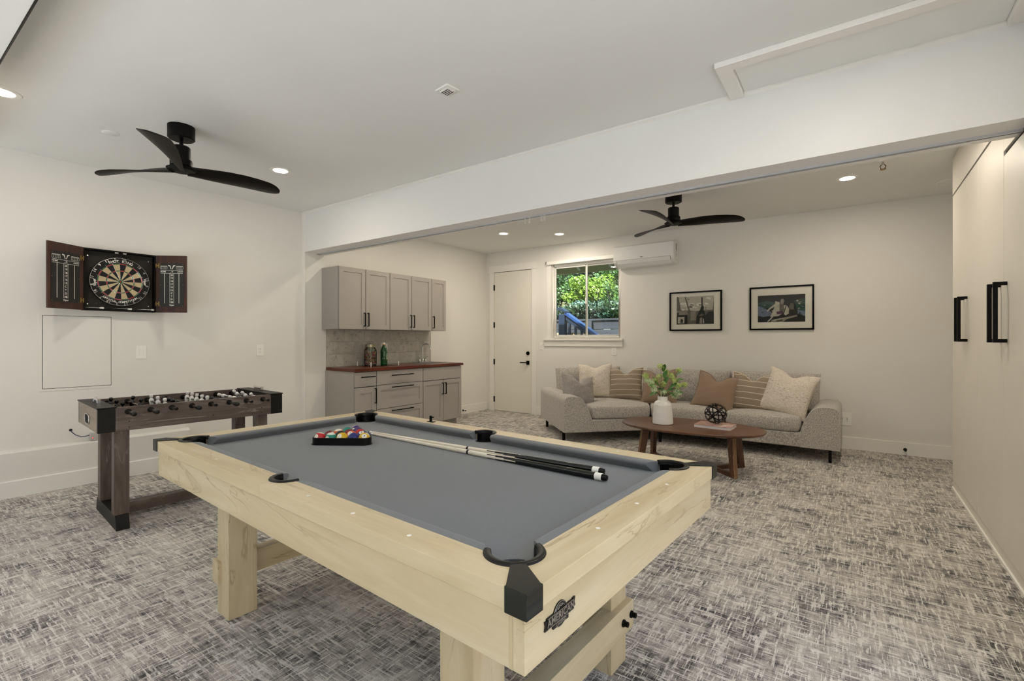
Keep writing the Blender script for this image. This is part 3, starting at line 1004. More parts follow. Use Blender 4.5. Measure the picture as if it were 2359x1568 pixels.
for i in range(20):
    a0 = PI / 2 - SEG / 2 - i * SEG + rot0
    a1 = a0 + SEG
    dk = i % 2 == 0
    for r0, r1, mt in ((0.016, 0.099, DBK if dk else DTAN), (0.099, 0.107, DRED if dk else DGRN), (0.107, 0.162, DBK if dk else DTAN), (0.162, 0.170, DRED if dk else DGRN)):
        wedge(r0, r1, a0, a1).build('bed_segment', mt, dbd)
MB().cyl((DT, 0, 0), (DT + 0.0012, 0, 0), 0.016, n=24).build('outer_bull', DGRN, dbd)
MB().cyl((DT + 0.001, 0, 0), (DT + 0.0018, 0, 0), 0.0065, n=16).build('bullseye', DRED, dbd)
wi = MB()
for r in (0.0165, 0.099, 0.107, 0.162, 0.170):
    wi.tube([(DT + 0.0014, r * math.cos(t * 2 * PI / 60), r * math.sin(t * 2 * PI / 60)) for t in range(60)], 0.0009, 5, closed=True)
for i in range(20):
    a = PI / 2 - SEG / 2 - i * SEG + rot0
    wi.tube([(DT + 0.0014, r * math.cos(a), r * math.sin(a)) for r in (0.0165, 0.182)], 0.0008, 5)
wi.build('wire_spider', CHROME, dbd)
nr = MB()
nr.tube([(DT + 0.002, 0.222 * math.cos(t * 2 * PI / 72), 0.222 * math.sin(t * 2 * PI / 72)) for t in range(72)], 0.0016, 6, closed=True)
nums = [20, 1, 18, 4, 13, 6, 10, 15, 2, 17, 3, 19, 7, 16, 8, 11, 14, 9, 12, 5]
for i, q in enumerate(nums):
    a = PI / 2 - i * SEG + rot0
    u = Vector((0, math.cos(a), math.sin(a)))
    nr.text(str(q), 0.034, frameT(Vector((DT + 0.003, 0, 0)) + u * 0.206, (0, math.sin(a), -math.cos(a)), u), 0)
nr.build('number_ring', CHROME, dbd)
lt = MB()
def arc_text(st, r, a_mid, size, pitch, flip):
    n = len(st)
    for i, ch in enumerate(st):
        if ch == ' ':
            continue
        off = (i - (n - 1) / 2) * pitch
        a = a_mid - off if not flip else a_mid + off
        u = Vector((0, math.cos(a), math.sin(a)))
        tn = Vector((0, math.sin(a), -math.cos(a)))
        X, Y = (tn, u) if not flip else (-tn, -u)
        lt.text(ch, size, frameT(Vector((DT + 0.0006, 0, 0)) + u * r, X, Y), 1)
arc_text('SHOT KING', 0.190, PI / 2, 0.031, R(6.4), False)
arc_text('OFFICIAL COMPETITION', 0.190, -PI / 2, 0.025, R(4.1), True)
for a, fl in ((R(186), False), (R(4), False)):
    u = Vector((0, math.cos(a), math.sin(a)))
    lt.text('Viper', 0.030, frameT(Vector((DT + 0.0006, 0, 0)) + u * 0.188, (0, math.sin(a), -math.cos(a)) if u.y > 0 else (0, math.sin(a), -math.cos(a)), u), 1)
lt.build('board_lettering', INKW, dbd)

# three darts lying in the bottom of the cabinet
for i, (yy, lb) in enumerate(((1.325, 'steel dart lying at the left of the cabinet bottom'), (1.53, 'steel dart lying at the middle of the cabinet bottom'), (1.715, 'steel dart lying at the right of the cabinet bottom'))):
    d_ = thing('dart', lb, 'dart', onwall(yy, CZ0 + 0.014 + 0.011, 0.058), WANG + R((2, -2, 1)[i]), 'darts in the cabinet')
    MB().cyl((0, -0.02, 0), (0, 0.03, 0), 0.0045, 0.004, n=10).build('barrel', CHROME, d_, smooth=40)
    MB().cyl((0, -0.055, 0), (0, -0.02, 0), 0.0006, 0.0018, n=6).build('point', STEEL, d_)
    MB().cyl((0, 0.03, 0), (0, 0.065, 0), 0.0025, n=8).build('shaft', ALU, d_)
    f = MB()
    for s_ in (0, 1, 2, 3):
        f.prism([(0.05, 0.0), (0.062, 0.0105), (0.085, 0.0105), (0.09, 0.0)], 'x', -0.0004, 0.0004, T=Matrix.Rotation(R(45 + 90 * s_), 4, 'Y'))
    f.build('flight', WHITEP, d_)

# ================================================================== KITCHENETTE (fronts face +x)
def shaker(x, y0, y1, z0, z1, fr=0.055):
    m = MB()
    m.box(x - 0.02, x - 0.008, y0 + fr - 0.002, y1 - fr + 0.002, z0 + fr - 0.002, z1 - fr + 0.002)
    m.box(x - 0.02, x, y0, y0 + fr, z0, z1)
    m.box(x - 0.02, x, y1 - fr, y1, z0, z1)
    m.box(x - 0.02, x, y0 + fr, y1 - fr, z0, z0 + fr)
    m.box(x - 0.02, x, y0 + fr, y1 - fr, z1 - fr, z1)
    return m
def pull_v(x, y, z0, z1):
    h = MB().box(x + 0.024, x + 0.034, y - 0.006, y + 0.006, z0, z1)
    h.box(x, x + 0.026, y - 0.005, y + 0.005, z0, z0 + 0.011)
    h.box(x, x + 0.026, y - 0.005, y + 0.005, z1 - 0.011, z1)
    return h
def pull_h(x, z, y0, y1):
    h = MB().box(x + 0.024, x + 0.034, y0, y1, z - 0.006, z + 0.006)
    h.box(x, x + 0.026, y0 + 0.02, y0 + 0.03, z - 0.005, z + 0.005)
    h.box(x, x + 0.026, y1 - 0.03, y1 - 0.02, z - 0.005, z + 0.005)
    return h
XU = -5.15
def upper(y0, y1, doors, label):
    t = thing('wall_cabinet', label, 'cabinet', (0, 0, 0), 0, 'grey kitchen wall cabinets')
    MB().box(XK + 0.002, XU - 0.022, y0 + 0.001, y1 - 0.001, 1.42, 2.20).build('body', CAB, t)
    MB().box(XU - 0.0218, XU - 0.0205, y0 + 0.003, y1 - 0.003, 1.425, 2.195).build('reveal_shade', GAP, t)  # dark sheet standing in for the shade in the door seams
    for a, b_, hy in doors:
        d_ = shaker(XU, a + 0.005, b_ - 0.005, 1.423, 2.197, 0.058).build('door', CAB, t)
        pull_v(XU, hy, 1.458, 1.636).build('handle', BLACK, d_)
upper(3.568, 4.363, ((3.568, 3.965, 3.937), (3.965, 4.363, 3.993)), 'grey double-door wall cabinet at the left end above the candy jar')
upper(4.363, 5.160, ((4.363, 4.760, 4.732), (4.760, 5.160, 4.788)), 'grey double-door wall cabinet in the middle above the backsplash')
upper(5.160, 5.470, ((5.160, 5.470, 5.188),), 'narrow grey single-door wall cabinet at the right end of the row')

XB = -4.90
def base(y0, y1, label):
    t = thing('base_cabinet', label, 'cabinet', (0, 0, 0), 0, 'grey kitchen base cabinets')
    MB().box(XK + 0.002, XB - 0.022, y0 + 0.001, y1 - 0.001, 0.10, 0.896).build('body', CAB, t)
    MB().box(XK + 0.002, XB - 0.10, y0 + 0.001, y1 - 0.001, 0.0, 0.10).build('toe_kick', CAB, t)
    MB().box(XB - 0.0218, XB - 0.0205, y0 + 0.001, y1 - 0.001, 0.104, 0.892).build('reveal_shade', GAP, t)  # dark sheet painting the shade between drawer and door fronts
    return t
def slab(y0, y1, z0, z1):
    return MB().box(XB - 0.02, XB, y0, y1, z0, z1)
b = base(3.616, 3.938, 'narrow grey base cabinet with one drawer over a door')
d_ = slab(3.618, 3.933, 0.709, 0.888).build('drawer', CAB, b, bevel=0.0012)
pull_h(XB, 0.83, 3.69, 3.90).build('handle', BLACK, d_)
d_ = shaker(XB, 3.618, 3.933, 0.103, 0.700, 0.07).build('door', CAB, b)
pull_v(XB, 3.912, 0.49, 0.68).build('handle', BLACK, d_)
b = base(3.938, 4.742, 'wide grey base cabinet with three stacked drawers')
for z0, z1, shk in ((0.714, 0.888, False), (0.409, 0.708, True), (0.103, 0.403, True)):
    d_ = (shaker(XB, 3.944, 4.736, z0, z1, 0.062) if shk else slab(3.944, 4.736, z0, z1)).build('drawer', CAB, b)
    pull_h(XB, z1 - (0.062 if not shk else 0.035), 4.165, 4.54).build('handle', BLACK, d_)
b = base(4.742, 5.545, 'grey sink base cabinet with two doors under a plain front')
slab(4.748, 5.542, 0.708, 0.888).build('false_front', CAB, b, bevel=0.0012)
for a, c_, hy in ((4.748, 5.143, 5.118), (5.151, 5.542, 5.178)):
    d_ = shaker(XB, a, c_, 0.103, 0.700, 0.06).build('door', CAB, b)
    pull_v(XB, hy, 0.49, 0.66).build('handle', BLACK, d_)

ct = thing('countertop', 'dark reddish butcher block countertop along the kitchen wall', 'countertop')
XT, CT = -4.885, 0.933
SX0, SX1, SY0, SY1 = -5.36, -5.02, 4.92, 5.40
m = MB()
m.box(XK, SX0, 3.632, 5.572, 0.897, CT)
m.box(SX1, XT, 3.604, 5.572, 0.897, CT)
m.box(SX0, SX1, 3.604, SY0, 0.897, CT)
m.box(SX0, SX1, SY1, 5.572, 0.897, CT)
m.build('slab', BUTCHER, ct)
sk = thing('sink', 'small stainless drop-in sink in the wooden countertop', 'sink')
m = MB()
ring_ = 0.022
m.box(SX0 - ring_, SX0, SY0 - ring_, SY1 + ring_, CT, CT + 0.005)
m.box(SX1, SX1 + ring_, SY0 - ring_, SY1 + ring_, CT, CT + 0.005)
m.box(SX0, SX1, SY0 - ring_, SY0, CT, CT + 0.005)
m.box(SX0, SX1, SY1, SY1 + ring_, CT, CT + 0.005)
m.build('rim', STEEL, sk)
m = MB()
zb_ = 0.80
m.box(SX0 + 0.001, SX0 + 0.003, SY0 + 0.001, SY1 - 0.001, zb_, CT + 0.004)
m.box(SX1 - 0.003, SX1 - 0.001, SY0 + 0.001, SY1 - 0.001, zb_, CT + 0.004)
m.box(SX0 + 0.003, SX1 - 0.003, SY0 + 0.001, SY0 + 0.003, zb_, CT + 0.004)
m.box(SX0 + 0.003, SX1 - 0.003, SY1 - 0.003, SY1 - 0.001, zb_, CT + 0.004)
m.box(SX0 + 0.003, SX1 - 0.003, SY0 + 0.003, SY1 - 0.003, zb_ - 0.002, zb_)
m.build('bowl', STEEL, sk)
fc = thing('faucet', 'chrome gooseneck bar faucet with two lever handles behind the sink', 'faucet', (-5.435, 5.25, CT))
MB().box(-0.028, 0.028, -0.085, 0.085, 0, 0.016).build('deck_plate', CHROME, fc, bevel=0.007, segs=3)
pts = [(0, 0, 0.016), (0, 0, 0.12), (0, 0, 0.23)] + [(0.0 + 0.05 * (1 - math.cos(a)), 0.03 * (1 - math.cos(a)), 0.23 + 0.058 * math.sin(a)) for a in [PI * i / 10 for i in range(1, 11)]] + [(0.1, 0.06, 0.205)]
MB().tube(pts, [0.0095] * (len(pts) - 1) + [0.0115], 12).build('spout', CHROME, fc, smooth=50)
MB().lathe([(0.02, 0.016), (0.018, 0.035), (0.012, 0.045), (0.0096, 0.05)], 20).build('spout_collar', CHROME, fc, smooth=40)
for s_ in (-1, 1):
    h = MB().lathe([(0.017, 0.016), (0.019, 0.03), (0.013, 0.055), (0.015, 0.066), (1e-5, 0.072)], 16, T=TX(0, s_ * 0.062, 0)).build('handle', CHROME, fc, smooth=40)
    MB().tube([(0, s_ * 0.062, 0.066), (0.01, s_ * 0.075, 0.085), (0.014, s_ * 0.10, 0.094), (0.014, s_ * 0.118, 0.092)], [0.007, 0.006, 0.005, 0.004], 8).build('lever', CHROME, h, smooth=50)

# marble backsplash: every tile a piece
bs = thing('backsplash', 'grey veined marble tile backsplash above the wooden countertop', 'backsplash')
MB().box(XK, XK + 0.006, 3.632, 5.497, CT, 1.4195).build('grout_bed', GROUT, bs)
rows = ((CT, 1.098, (3.895, 4.213, 4.534, 4.848, 5.172)), (1.098, 1.262, (3.738, 4.054, 4.368, 4.696, 5.013, 5.334)), (1.262, 1.4195, (3.895, 4.213, 4.534, 4.848, 5.172)))
for z0, z1, ys in rows:
    e = [3.632] + list(ys) + [5.493]
    for a, c_ in zip(e, e[1:]):
        cy_, cz_ = (a + c_) / 2, (z0 + z1) / 2
        o = MB().box(0, 0.0095, a - cy_ + 0.001, c_ - cy_ - 0.001, z0 - cz_ + 0.001, z1 - cz_ - 0.001).build('tile', MARBLE, bs, bevel=0.0008, segs=1)
        o.location = (XK + 0.001, cy_, cz_)
MB().box(XK, XK + 0.012, 5.493, 5.498, CT, 1.4195).build('edge_trim', STEEL, bs)
plate('wall_outlet', 'white outlet on the marble backsplash behind the green bottle', 'outlet', (XK + 0.0106, 4.565, 1.165), (0, 1), 0.115, 0.14, 'outlet')

# tray, jar, bottle
ty = thing('tray', 'clear acrylic tray under the candy jar and the green bottle', 'tray', (-5.30, 4.29, CT))
MB().box(-0.15, 0.145, -0.24, 0.24, 0.002, 0.006).build('sheet', ACRYL, ty)
for sx in (-0.145, 0.14):
    for sy in (-0.235, 0.235):
        MB().box(sx - 0.005, sx + 0.005, sy - 0.005, sy + 0.005, 0.0, 0.055).build('corner_post', WHITEP, ty, bevel=0.002)
jr = thing('candy_jar', 'glass jar full of colourful wrapped candy with a metal lid', 'jar', (-5.355, 4.20, CT + 0.0062))
MB().lathe([(1e-5, 0.0), (0.07, 0.0), (0.08, 0.008), (0.083, 0.03), (0.083, 0.19), (0.077, 0.215), (0.064, 0.235), (0.06, 0.245), (0.06, 0.262)], 32).build('glass', JARG, jr, smooth=40)
MB().lathe([(0.064, 0.246), (0.066, 0.248), (0.066, 0.284), (0.063, 0.287), (1e-5, 0.287)], 32).build('lid', paint('lid_metal', '#A89F86', 0.3, metal=0.9), jr, smooth=40)
cols = ['#8E2230', '#C9C3BC', '#3E7A3E', '#D2A032', '#C24A56', '#2A2A30', '#7FA04A', '#E2DAD2', '#B8392E', '#D98A9A']
cm = [paint('candy_wrap_%s' % c_.strip('#'), c_, 0.3) for c_ in cols]
rnd = random.Random(3)
m = MB()
for i in range(620):
    zz = 0.008 + rnd.random() * 0.175
    rr = 0.066 * math.sqrt(rnd.random())
    if rnd.random() < 0.6: rr = 0.058 + rnd.random() * 0.012
    a = rnd.random() * 2 * PI
    T = TX(rr * math.cos(a), rr * math.sin(a), zz + 0.004) @ Matrix.Rotation(rnd.random() * 6, 4, Vector((rnd.random() - .5, rnd.random() - .5, rnd.random() - .5)).normalized())
    m.cur = rnd.choice((1, 4, 9, 1, 7, 8)) if zz < 0.05 else rnd.randrange(10)
    s_ = 0.006 + rnd.random() * 0.003
    m.add([(-s_ * 1.5, 0, 0), (s_ * 1.5, 0, 0), (0, -s_, 0), (0, s_, 0), (0, 0, -s_), (0, 0, s_)],
          [(0, 2, 5), (2, 1, 5), (1, 3, 5), (3, 0, 5), (2, 0, 4), (1, 2, 4), (3, 1, 4), (0, 3, 4)], T)
tag(m.build('candy', cm, jr), kind='stuff')
bt = thing('bottle', 'green glass bottle of sparkling water with a white cap', 'bottle', (-5.30, 4.385, CT + 0.0062))
k = Mat('green_bottle')
k.col(k.ramp(k.noise(k.coord(), 6), [(0.3, '#04300F'), (0.7, '#064A18')]))
k.set(Roughness=0.06)
k.b.inputs['Coat Weight'].default_value = 0.6
MB().lathe([(1e-5, 0.003), (0.038, 0.0), (0.047, 0.006), (0.048, 0.02), (0.047, 0.05), (0.0485, 0.06), (0.0485, 0.185), (0.045, 0.205), (0.03, 0.245), (0.019, 0.268), (0.0165, 0.285)], 28).build('glass', k.m, bt, smooth=40)
MB().lathe([(0.0185, 0.272), (0.0185, 0.283), (0.0165, 0.286)], 20).build('neck_ring', paint('orange_ring', '#C98A4A', 0.5), bt)
MB().lathe([(0.0165, 0.285), (0.0165, 0.306), (0.015, 0.309), (1e-5, 0.309)], 20).build('cap', WHITEP, bt, smooth=40)
m = MB()
def onb(a, z):
    return (0.0489 * math.cos(a), 0.0489 * math.sin(a), z)
def patch(a0, a1, z0, z1):
    n = 5
    vs = [onb(a0 + (a1 - a0) * i / n, z) for i in range(n + 1) for z in (z0, z1)]
    m.add(vs, [(2 * i, 2 * i + 2, 2 * i + 3, 2 * i + 1) for i in range(n)])
for i in range(14):
    a = R(18) + R(26) * math.cos(i * 2 * PI / 14)
    z = 0.125 + 0.028 * math.sin(i * 2 * PI / 14)
    patch(a - 0.05, a + 0.05, z - 0.002, z + 0.003)
patch(R(8), R(26), 0.112, 0.132)
patch(R(-4), R(38), 0.090, 0.0945)
patch(R(0), R(34), 0.082, 0.0865)
m.build('label_print', paint('label_silver', '#B9C7B0', 0.4), bt)
m = MB(); patch(R(-2), R(36), 0.068, 0.073)
m.build('label_gold', BRASS, bt)

# ================================================================== FOOSBALL TABLE (length along local y)
fo = thing('foosball_table', 'weathered wood foosball table with black corners along the left wall', 'foosball table', (-4.33, 1.609, 0), R(-4.9))
FW, FL, FZ0, FZ1 = 0.35, 0.597, 0.678, 0.836
for sx in (-1, 1):
    a, b_ = sorted((sx * (FW - 0.025), sx * FW))
    MB().box(a, b_, -FL + 0.092, FL - 0.092, FZ0, FZ1 + 0.002).build('side_panel', FOOSY, fo, bevel=0.0015)
    for sy in (-1, 1):
        c0, c1 = sorted((sy * FL, sy * (FL - 0.091)))
        cp = MB().box(a - 0.0005, b_ + 0.0015 * (1 if sx > 0 else 0), c0, c1, FZ0 - 0.001, FZ1).build('corner_panel', SATIN, fo, bevel=0.0015)
        for zz in (FZ0 + 0.04, FZ1 - 0.045):
            MB().cyl((sx * FW, sy * (FL - 0.045), zz), (sx * (FW + 0.003), sy * (FL - 0.045), zz), 0.006, n=10).build('bolt', BLACKP, cp)
    for yy in (-FL + 0.165, 0.08, FL - 0.165):
        for zz in ((FZ0 + 0.02, FZ0 + 0.06) if yy != 0.08 else (FZ0 + 0.04,)):
            MB().cyl((sx * FW, yy, zz), (sx * (FW + 0.0015), yy, zz), 0.004, n=8).build('screw_cap', BLACKP, fo)
for sy in (-1, 1):
    a, b_ = sorted((sy * FL, sy * (FL - 0.02)))
    MB().box(-FW + 0.0245, FW - 0.0245, a, b_, FZ0, FZ1).build('end_panel', FOOSX, fo)
    a2, b2 = sorted((sy * (FL + 0.006), sy * (FL - 0.10)))
    MB().box(-FW - 0.006, FW + 0.006, a2, b2, FZ1 + 0.0005, FZ1 + 0.0085).build('top_plate', SATIN, fo, bevel=0.0015)
    # inner end wall of the pitch
    a3, b3 = sorted((sy * (FL - 0.10), sy * (FL - 0.085)))
    MB().box(-FW + 0.026, FW - 0.026, a3, b3, FZ0 + 0.03, FZ1).build('goal_wall', SATIN, fo)
    # ball return cup on the end
    yy = sy * FL
    g_ = MB()
    for i in range(24):
        pass
    pts = []
    for i in range(32):
        t = 2 * PI * i / 32
        c_, s_ = math.cos(t), math.sin(t)
        pts.append((0.078 * abs(c_) ** 0.6 * (1 if c_ > 0 else -1), yy + sy * 0.003, FZ0 + 0.062 + 0.034 * abs(s_) ** 0.6 * (1 if s_ > 0 else -1)))
    g_.tube(pts, 0.004, 8, closed=True)
    cup = g_.build('ball_return', STEEL, fo, smooth=50)
    MB().prism([(p[0] * 0.96, (p[2] - FZ0 - 0.062) * 0.96 + FZ0 + 0.062) for p in pts], 'y', yy, yy + sy * 0.002).build('cup', GAP, cup)
    # chrome score bar on the top plate
    hb = MB().cyl((-0.062, sy * (FL - 0.05), FZ1 + 0.034), (0.062, sy * (FL - 0.05), FZ1 + 0.034), 0.012, n=14).build('score_bar', CHROME, fo, smooth=40)
    for xx in (-0.066, 0.066):
        MB().box(xx - 0.011, xx + 0.011, sy * (FL - 0.05) - 0.011, sy * (FL - 0.05) + 0.011, FZ1 + 0.0085, FZ1 + 0.046).build('bar_post', CHROME, hb, bevel=0.002)
MB().box(-FW + 0.026, FW - 0.026, -FL + 0.099, FL - 0.099, FZ0 + 0.02, FZ0 + 0.03).build('pitch', paint('pitch_dark', '#33312F', 0.35), fo)
MB().box(-FW + 0.026, FW - 0.026, -FL + 0.02, FL - 0.02, FZ0 + 0.002, FZ0 + 0.018).build('bottom', SATIN, fo)
m = MB()
m.box(-FW + 0.03, FW - 0.03, -0.002, 0.002, FZ0 + 0.03, FZ0 + 0.0306)
for i in range(40):
    a, c_ = 2 * PI * i / 40, 2 * PI * (i + 1) / 40
    m.add([(0.08 * math.cos(a), 0.08 * math.sin(a), FZ0 + 0.0306), (0.08 * math.cos(c_), 0.08 * math.sin(c_), FZ0 + 0.0306), (0.084 * math.cos(c_), 0.084 * math.sin(c_), FZ0 + 0.0306), (0.084 * math.cos(a), 0.084 * math.sin(a), FZ0 + 0.0306)], [(0, 1, 2, 3)])
m.build('pitch_marking', INKW, fo)
# rods with players, bearings, handles
def player_mesh(mat):
    m = MB()
    m.box(-0.010, 0.010, -0.011, 0.011, -0.075, -0.055)
    m.lathe([(0.009, -0.056), (0.010, -0.04), (0.0135, -0.02), (0.0165, 0.0), (0.0165, 0.012), (0.011, 0.022), (0.007, 0.026), (0.0115, 0.032), (0.0135, 0.042), (0.012, 0.048), (0.013, 0.0495), (0.009, 0.054), (1e-5, 0.055)], 12)
    return m.build('player', mat, None, smooth=45).data
PW = paint('player_white', '#E4E2DE', 0.25)
PBK = paint('player_black', '#0C0C0D', 0.18)
mw, mk = player_mesh(PW), player_mesh(PBK)
for o in [o for o in bpy.data.objects if o.name.startswith('player')]:
    bpy.data.objects.remove(o)
RODM = paint('rod_steel', '#6F6A62', 0.25, metal=0.9)
ROD = [(0, 3, 0, 4), (1, 2, 0, -8), (2, 3, 1, 3), (3, 5, 0, 70), (4, 5, 1, -6), (5, 3, 0, 80), (6, 2, 1, 68), (7, 3, 1, 42)]
RZ = 0.806
for i, cnt, wht, tilt in ROD:
    ry = -0.437 + i * 0.125
    front = i in (0, 1, 3, 5)
    sh = (0.02, -0.05, 0.0, 0.03, 0.02, -0.02, 0.0, 0.01)[i]
    x1 = FW + 0.12 if front else FW + 0.10
    r_ = MB().cyl((-FW - 0.12, 0, 0), (x1, 0, 0), 0.0075, n=12).build('rod', RODM if i not in (2, 6, 7) else RODM, fo, smooth=40)
    r_.location = (0, ry, RZ)
    for sx in (-1, 1):
        MB().cyl((sx * (FW - 0.034), 0, 0), (sx * (FW + 0.010), 0, 0), 0.019, n=18).build('bearing', BLACKP, r_, smooth=40)
    hx = x1 if front else -FW - 0.12
    s_ = 1 if front else -1
    T = TX(hx, 0, 0) @ Matrix.Rotation(R(90) * s_, 4, 'Y')
    MB().lathe([(0.009, -0.03), (0.013, -0.022), (0.017, 0.0), (0.017, 0.04), (0.014, 0.055), (0.006, 0.062), (1e-5, 0.063)], 12, T=T).build('handle', BLACKP, r_, smooth=50)
    hx2 = -FW - 0.12 if front else x1
    MB().cyl((hx2 - 0.012 * s_, 0, 0), (hx2 + 0.004 * s_, 0, 0), 0.011, n=12).build('end_cap', BLACKP, r_, smooth=40)
    sp_ = {2: 0.24, 3: 0.185, 5: 0.118}[cnt]
    for j in range(cnt):
        p = bpy.data.objects.new('player', mw if wht else mk)
        COL.objects.link(p)
        p.parent = r_
        p.location = ((j - (cnt - 1) / 2) * sp_ + sh, 0, 0)
        p.rotation_euler = (R(tilt), 0, 0)
# legs, feet, stretcher
for sy in (-1, 1):
    y0, y1 = sorted((sy * 0.497, sy * 0.422))
    MB().prism([(-0.345, 0.0), (0.325, 0.0), (0.315, 0.045), (0.293, 0.098), (-0.312, 0.098), (-0.334, 0.045)], 'y', y0, y1).build('foot', SATIN, fo, bevel=0.002)
    for xa, xb in ((0.205, 0.29), (-0.255, -0.17)):
        MB().box(xa, xb, y0 - 0.004, y1 + 0.004, 0.0982, FZ0 - 0.0002).build('leg', FOOSZ, fo, bevel=0.0015)
MB().box(-0.03, 0.05, -0.421, 0.421, 0.03, 0.105).build('stretcher', FOOSY, fo, bevel=0.002)

# ================================================================== POOL TABLE (length along local x)
PC, PA = (-1.611, 1.451, 0.0), R(-3.2)
pt = thing('pool_table', 'pale blond wood pool table with grey cloth and black pocket corners', 'pool table', PC, PA)
HU, HV, PZ = 1.135, 0.622, 0.806          # half length, half width, rail top
IU, IV = 1.028, 0.525                     # wood / cushion line
BZ = 0.765                                # bed
CC, CR = (1.0, 0.487), 0.066              # corner pocket cut
SC, SR = (0.0, 0.520), 0.058              # side pocket cut
def arc(c, r, a0, a1, n=10):
    return [(c[0] + r * math.cos(R(a0 + (a1 - a0) * i / n)), c[1] + r * math.sin(R(a0 + (a1 - a0) * i / n))) for i in range(n + 1)]
am = math.degrees(math.atan2(HV - CC[1], HU - CC[0]))
aL = math.degrees(math.atan2(IV - CC[1], -math.sqrt(CR ** 2 - (IV - CC[1]) ** 2)))
aS = math.degrees(math.atan2(-math.sqrt(CR ** 2 - (IU - CC[0]) ** 2), IU - CC[0]))
a5 = math.degrees(math.asin((IV - SC[1]) / SR))
long_half = [(0, HV), (HU, HV)] + arc(CC, CR, am, aL) + arc(SC, SR, a5, 90)
for su in (1, -1):
    for sv in (1, -1):
        MB().prism([(su * p[0], sv * p[1]) for p in long_half], 'z', 0.760, PZ).build('side_rail', BLONDX, pt, bevel=0.0016)
sh_q = [(HU, HV)] + arc(CC, CR, am, aS)
short_r = sh_q + [(p[0], -p[1]) for p in sh_q[::-1]]
for su in (1, -1):
    MB().prism([(su * p[0], p[1]) for p in short_r], 'z', 0.760, PZ).build('end_rail', BLONDY, pt, bevel=0.0016)
# sights
dm = MB().cyl((0, 0, PZ - 0.001), (0, 0, PZ + 0.0006), 0.0062, n=14).build('sight', PEARL, pt)
first = True
for (a, c_) in [(s * (0.244 + 0.2455 * i), t * 0.579) for s in (1, -1) for t in (1, -1) for i in range(3)] + [(s * 1.083, y) for s in (1, -1) for y in (-0.2415, 0.0, 0.2415)]:
    if first:
        o = dm; first = False
    else:
        o = dm.copy(); COL.objects.link(o); o.parent = pt
    o.location = (a, c_, 0)
# apron boards and corner posts
AO = 0.015
for sv in (1, -1):
    a, b_ = sorted((sv * (HV - AO), sv * (HV - AO - 0.03)))
    MB().box(-HU + AO + 0.04, HU - AO - 0.04, a, b_, 0.635, 0.7565).build('side_apron', BLONDX, pt, bevel=0.001)
for su in (1, -1):
    a, b_ = sorted((su * (HU - AO), su * (HU - AO - 0.03)))
    MB().box(a, b_, -HV + AO + 0.0, HV - AO, 0.635, 0.7565).build('end_apron', BLONDY, pt, bevel=0.001)
    for sv in (1, -1):
        x0, x1 = sorted((su * (HU - AO - 0.031), su * (HU - AO - 0.04 - 0.0005)))
        x0, x1 = sorted((su * (HU - AO - 0.0302), su * (HU - AO - 0.0398)))
        y0, y1 = sorted((sv * (HV - AO), sv * (HV - AO - 0.03)))
        MB().box(x0, x1, y0, y1, 0.635, 0.7565).build('corner_post', BLONDZ, pt)
MB().box(-HU + 0.05, HU - 0.05, -HV + 0.05, HV - 0.05, 0.64, 0.65).build('light_stop_board', SATIN, pt)  # dark board added to stop light leaking through the table
# bed cloth with pocket notches
q1 = [(0.0, 0.0)]
CRB, SRB = 0.056, 0.047
EU, EV = IU, IV
aa = math.degrees(math.asin((EV - CC[1]) / CRB))
ab = math.degrees(math.acos(min(1, (EU - CC[0]) / CRB)))
sb = math.degrees(math.asin((EV - SC[1]) / SRB))
quad = [(0, SC[1] - SRB)] + arc(SC, SRB, -90, sb, 8)[1:] + arc(CC, CRB, 180 - aa, 360 - ab, 14) + [(EU, 0)]
bed = quad[:-1] + [(p[0], -p[1]) for p in quad[:-1][::-1]] + [(-p[0], -p[1]) for p in quad[:-1]][1:] + [(-p[0], p[1]) for p in quad[:-1][::-1]][:-1]
MB().prism(bed, 'z', BZ - 0.03, BZ).build('bed_cloth', FELT, pt)
# cushions
prof = [(0, PZ - 0.0006), (0.026, PZ - 0.001), (0.035, PZ - 0.004), (0.0395, PZ - 0.009), (0.040, PZ - 0.014), (0.037, PZ - 0.019), (0.020, BZ), (0, BZ)]
def cushion(name, base, dirn, e0, e1):
    """base(d, t) -> xy ; e0/e1 = (back, nose) ends along the rail"""
    m = MB()
    n = len(prof)
    for e in (e0, e1):
        for d, z in prof:
            t = e[0] + (e[1] - e[0]) * (d / 0.04)
            m.v.append(Vector((*base(d, t), z)))
    for i in range(n):
        j = (i + 1) % n
        m.f.append([i, j, n + j, n + i]); m.mi.append(0)
    m.f.append(list(range(n))[::-1]); m.mi.append(0)
    m.f.append(list(range(n, 2 * n))); m.mi.append(0)
    o = m.build(name, FELT, pt, smooth=50)
    bm = bmesh.new(); bm.from_mesh(o.data); bmesh.ops.recalc_face_normals(bm, faces=bm.faces); bm.to_mesh(o.data); bm.free()
for sv in (1, -1):
    for su in (1, -1):
        cushion('cushion', lambda d, t, sv=sv, su=su: (su * t, sv * (IV - d)), None, (0.060, 0.070), (0.946, 0.905))
for su in (1, -1):
    cushion('cushion', lambda d, t, su=su: (su * (IU - d), t), None, (-0.428, -0.395), (0.428, 0.395))
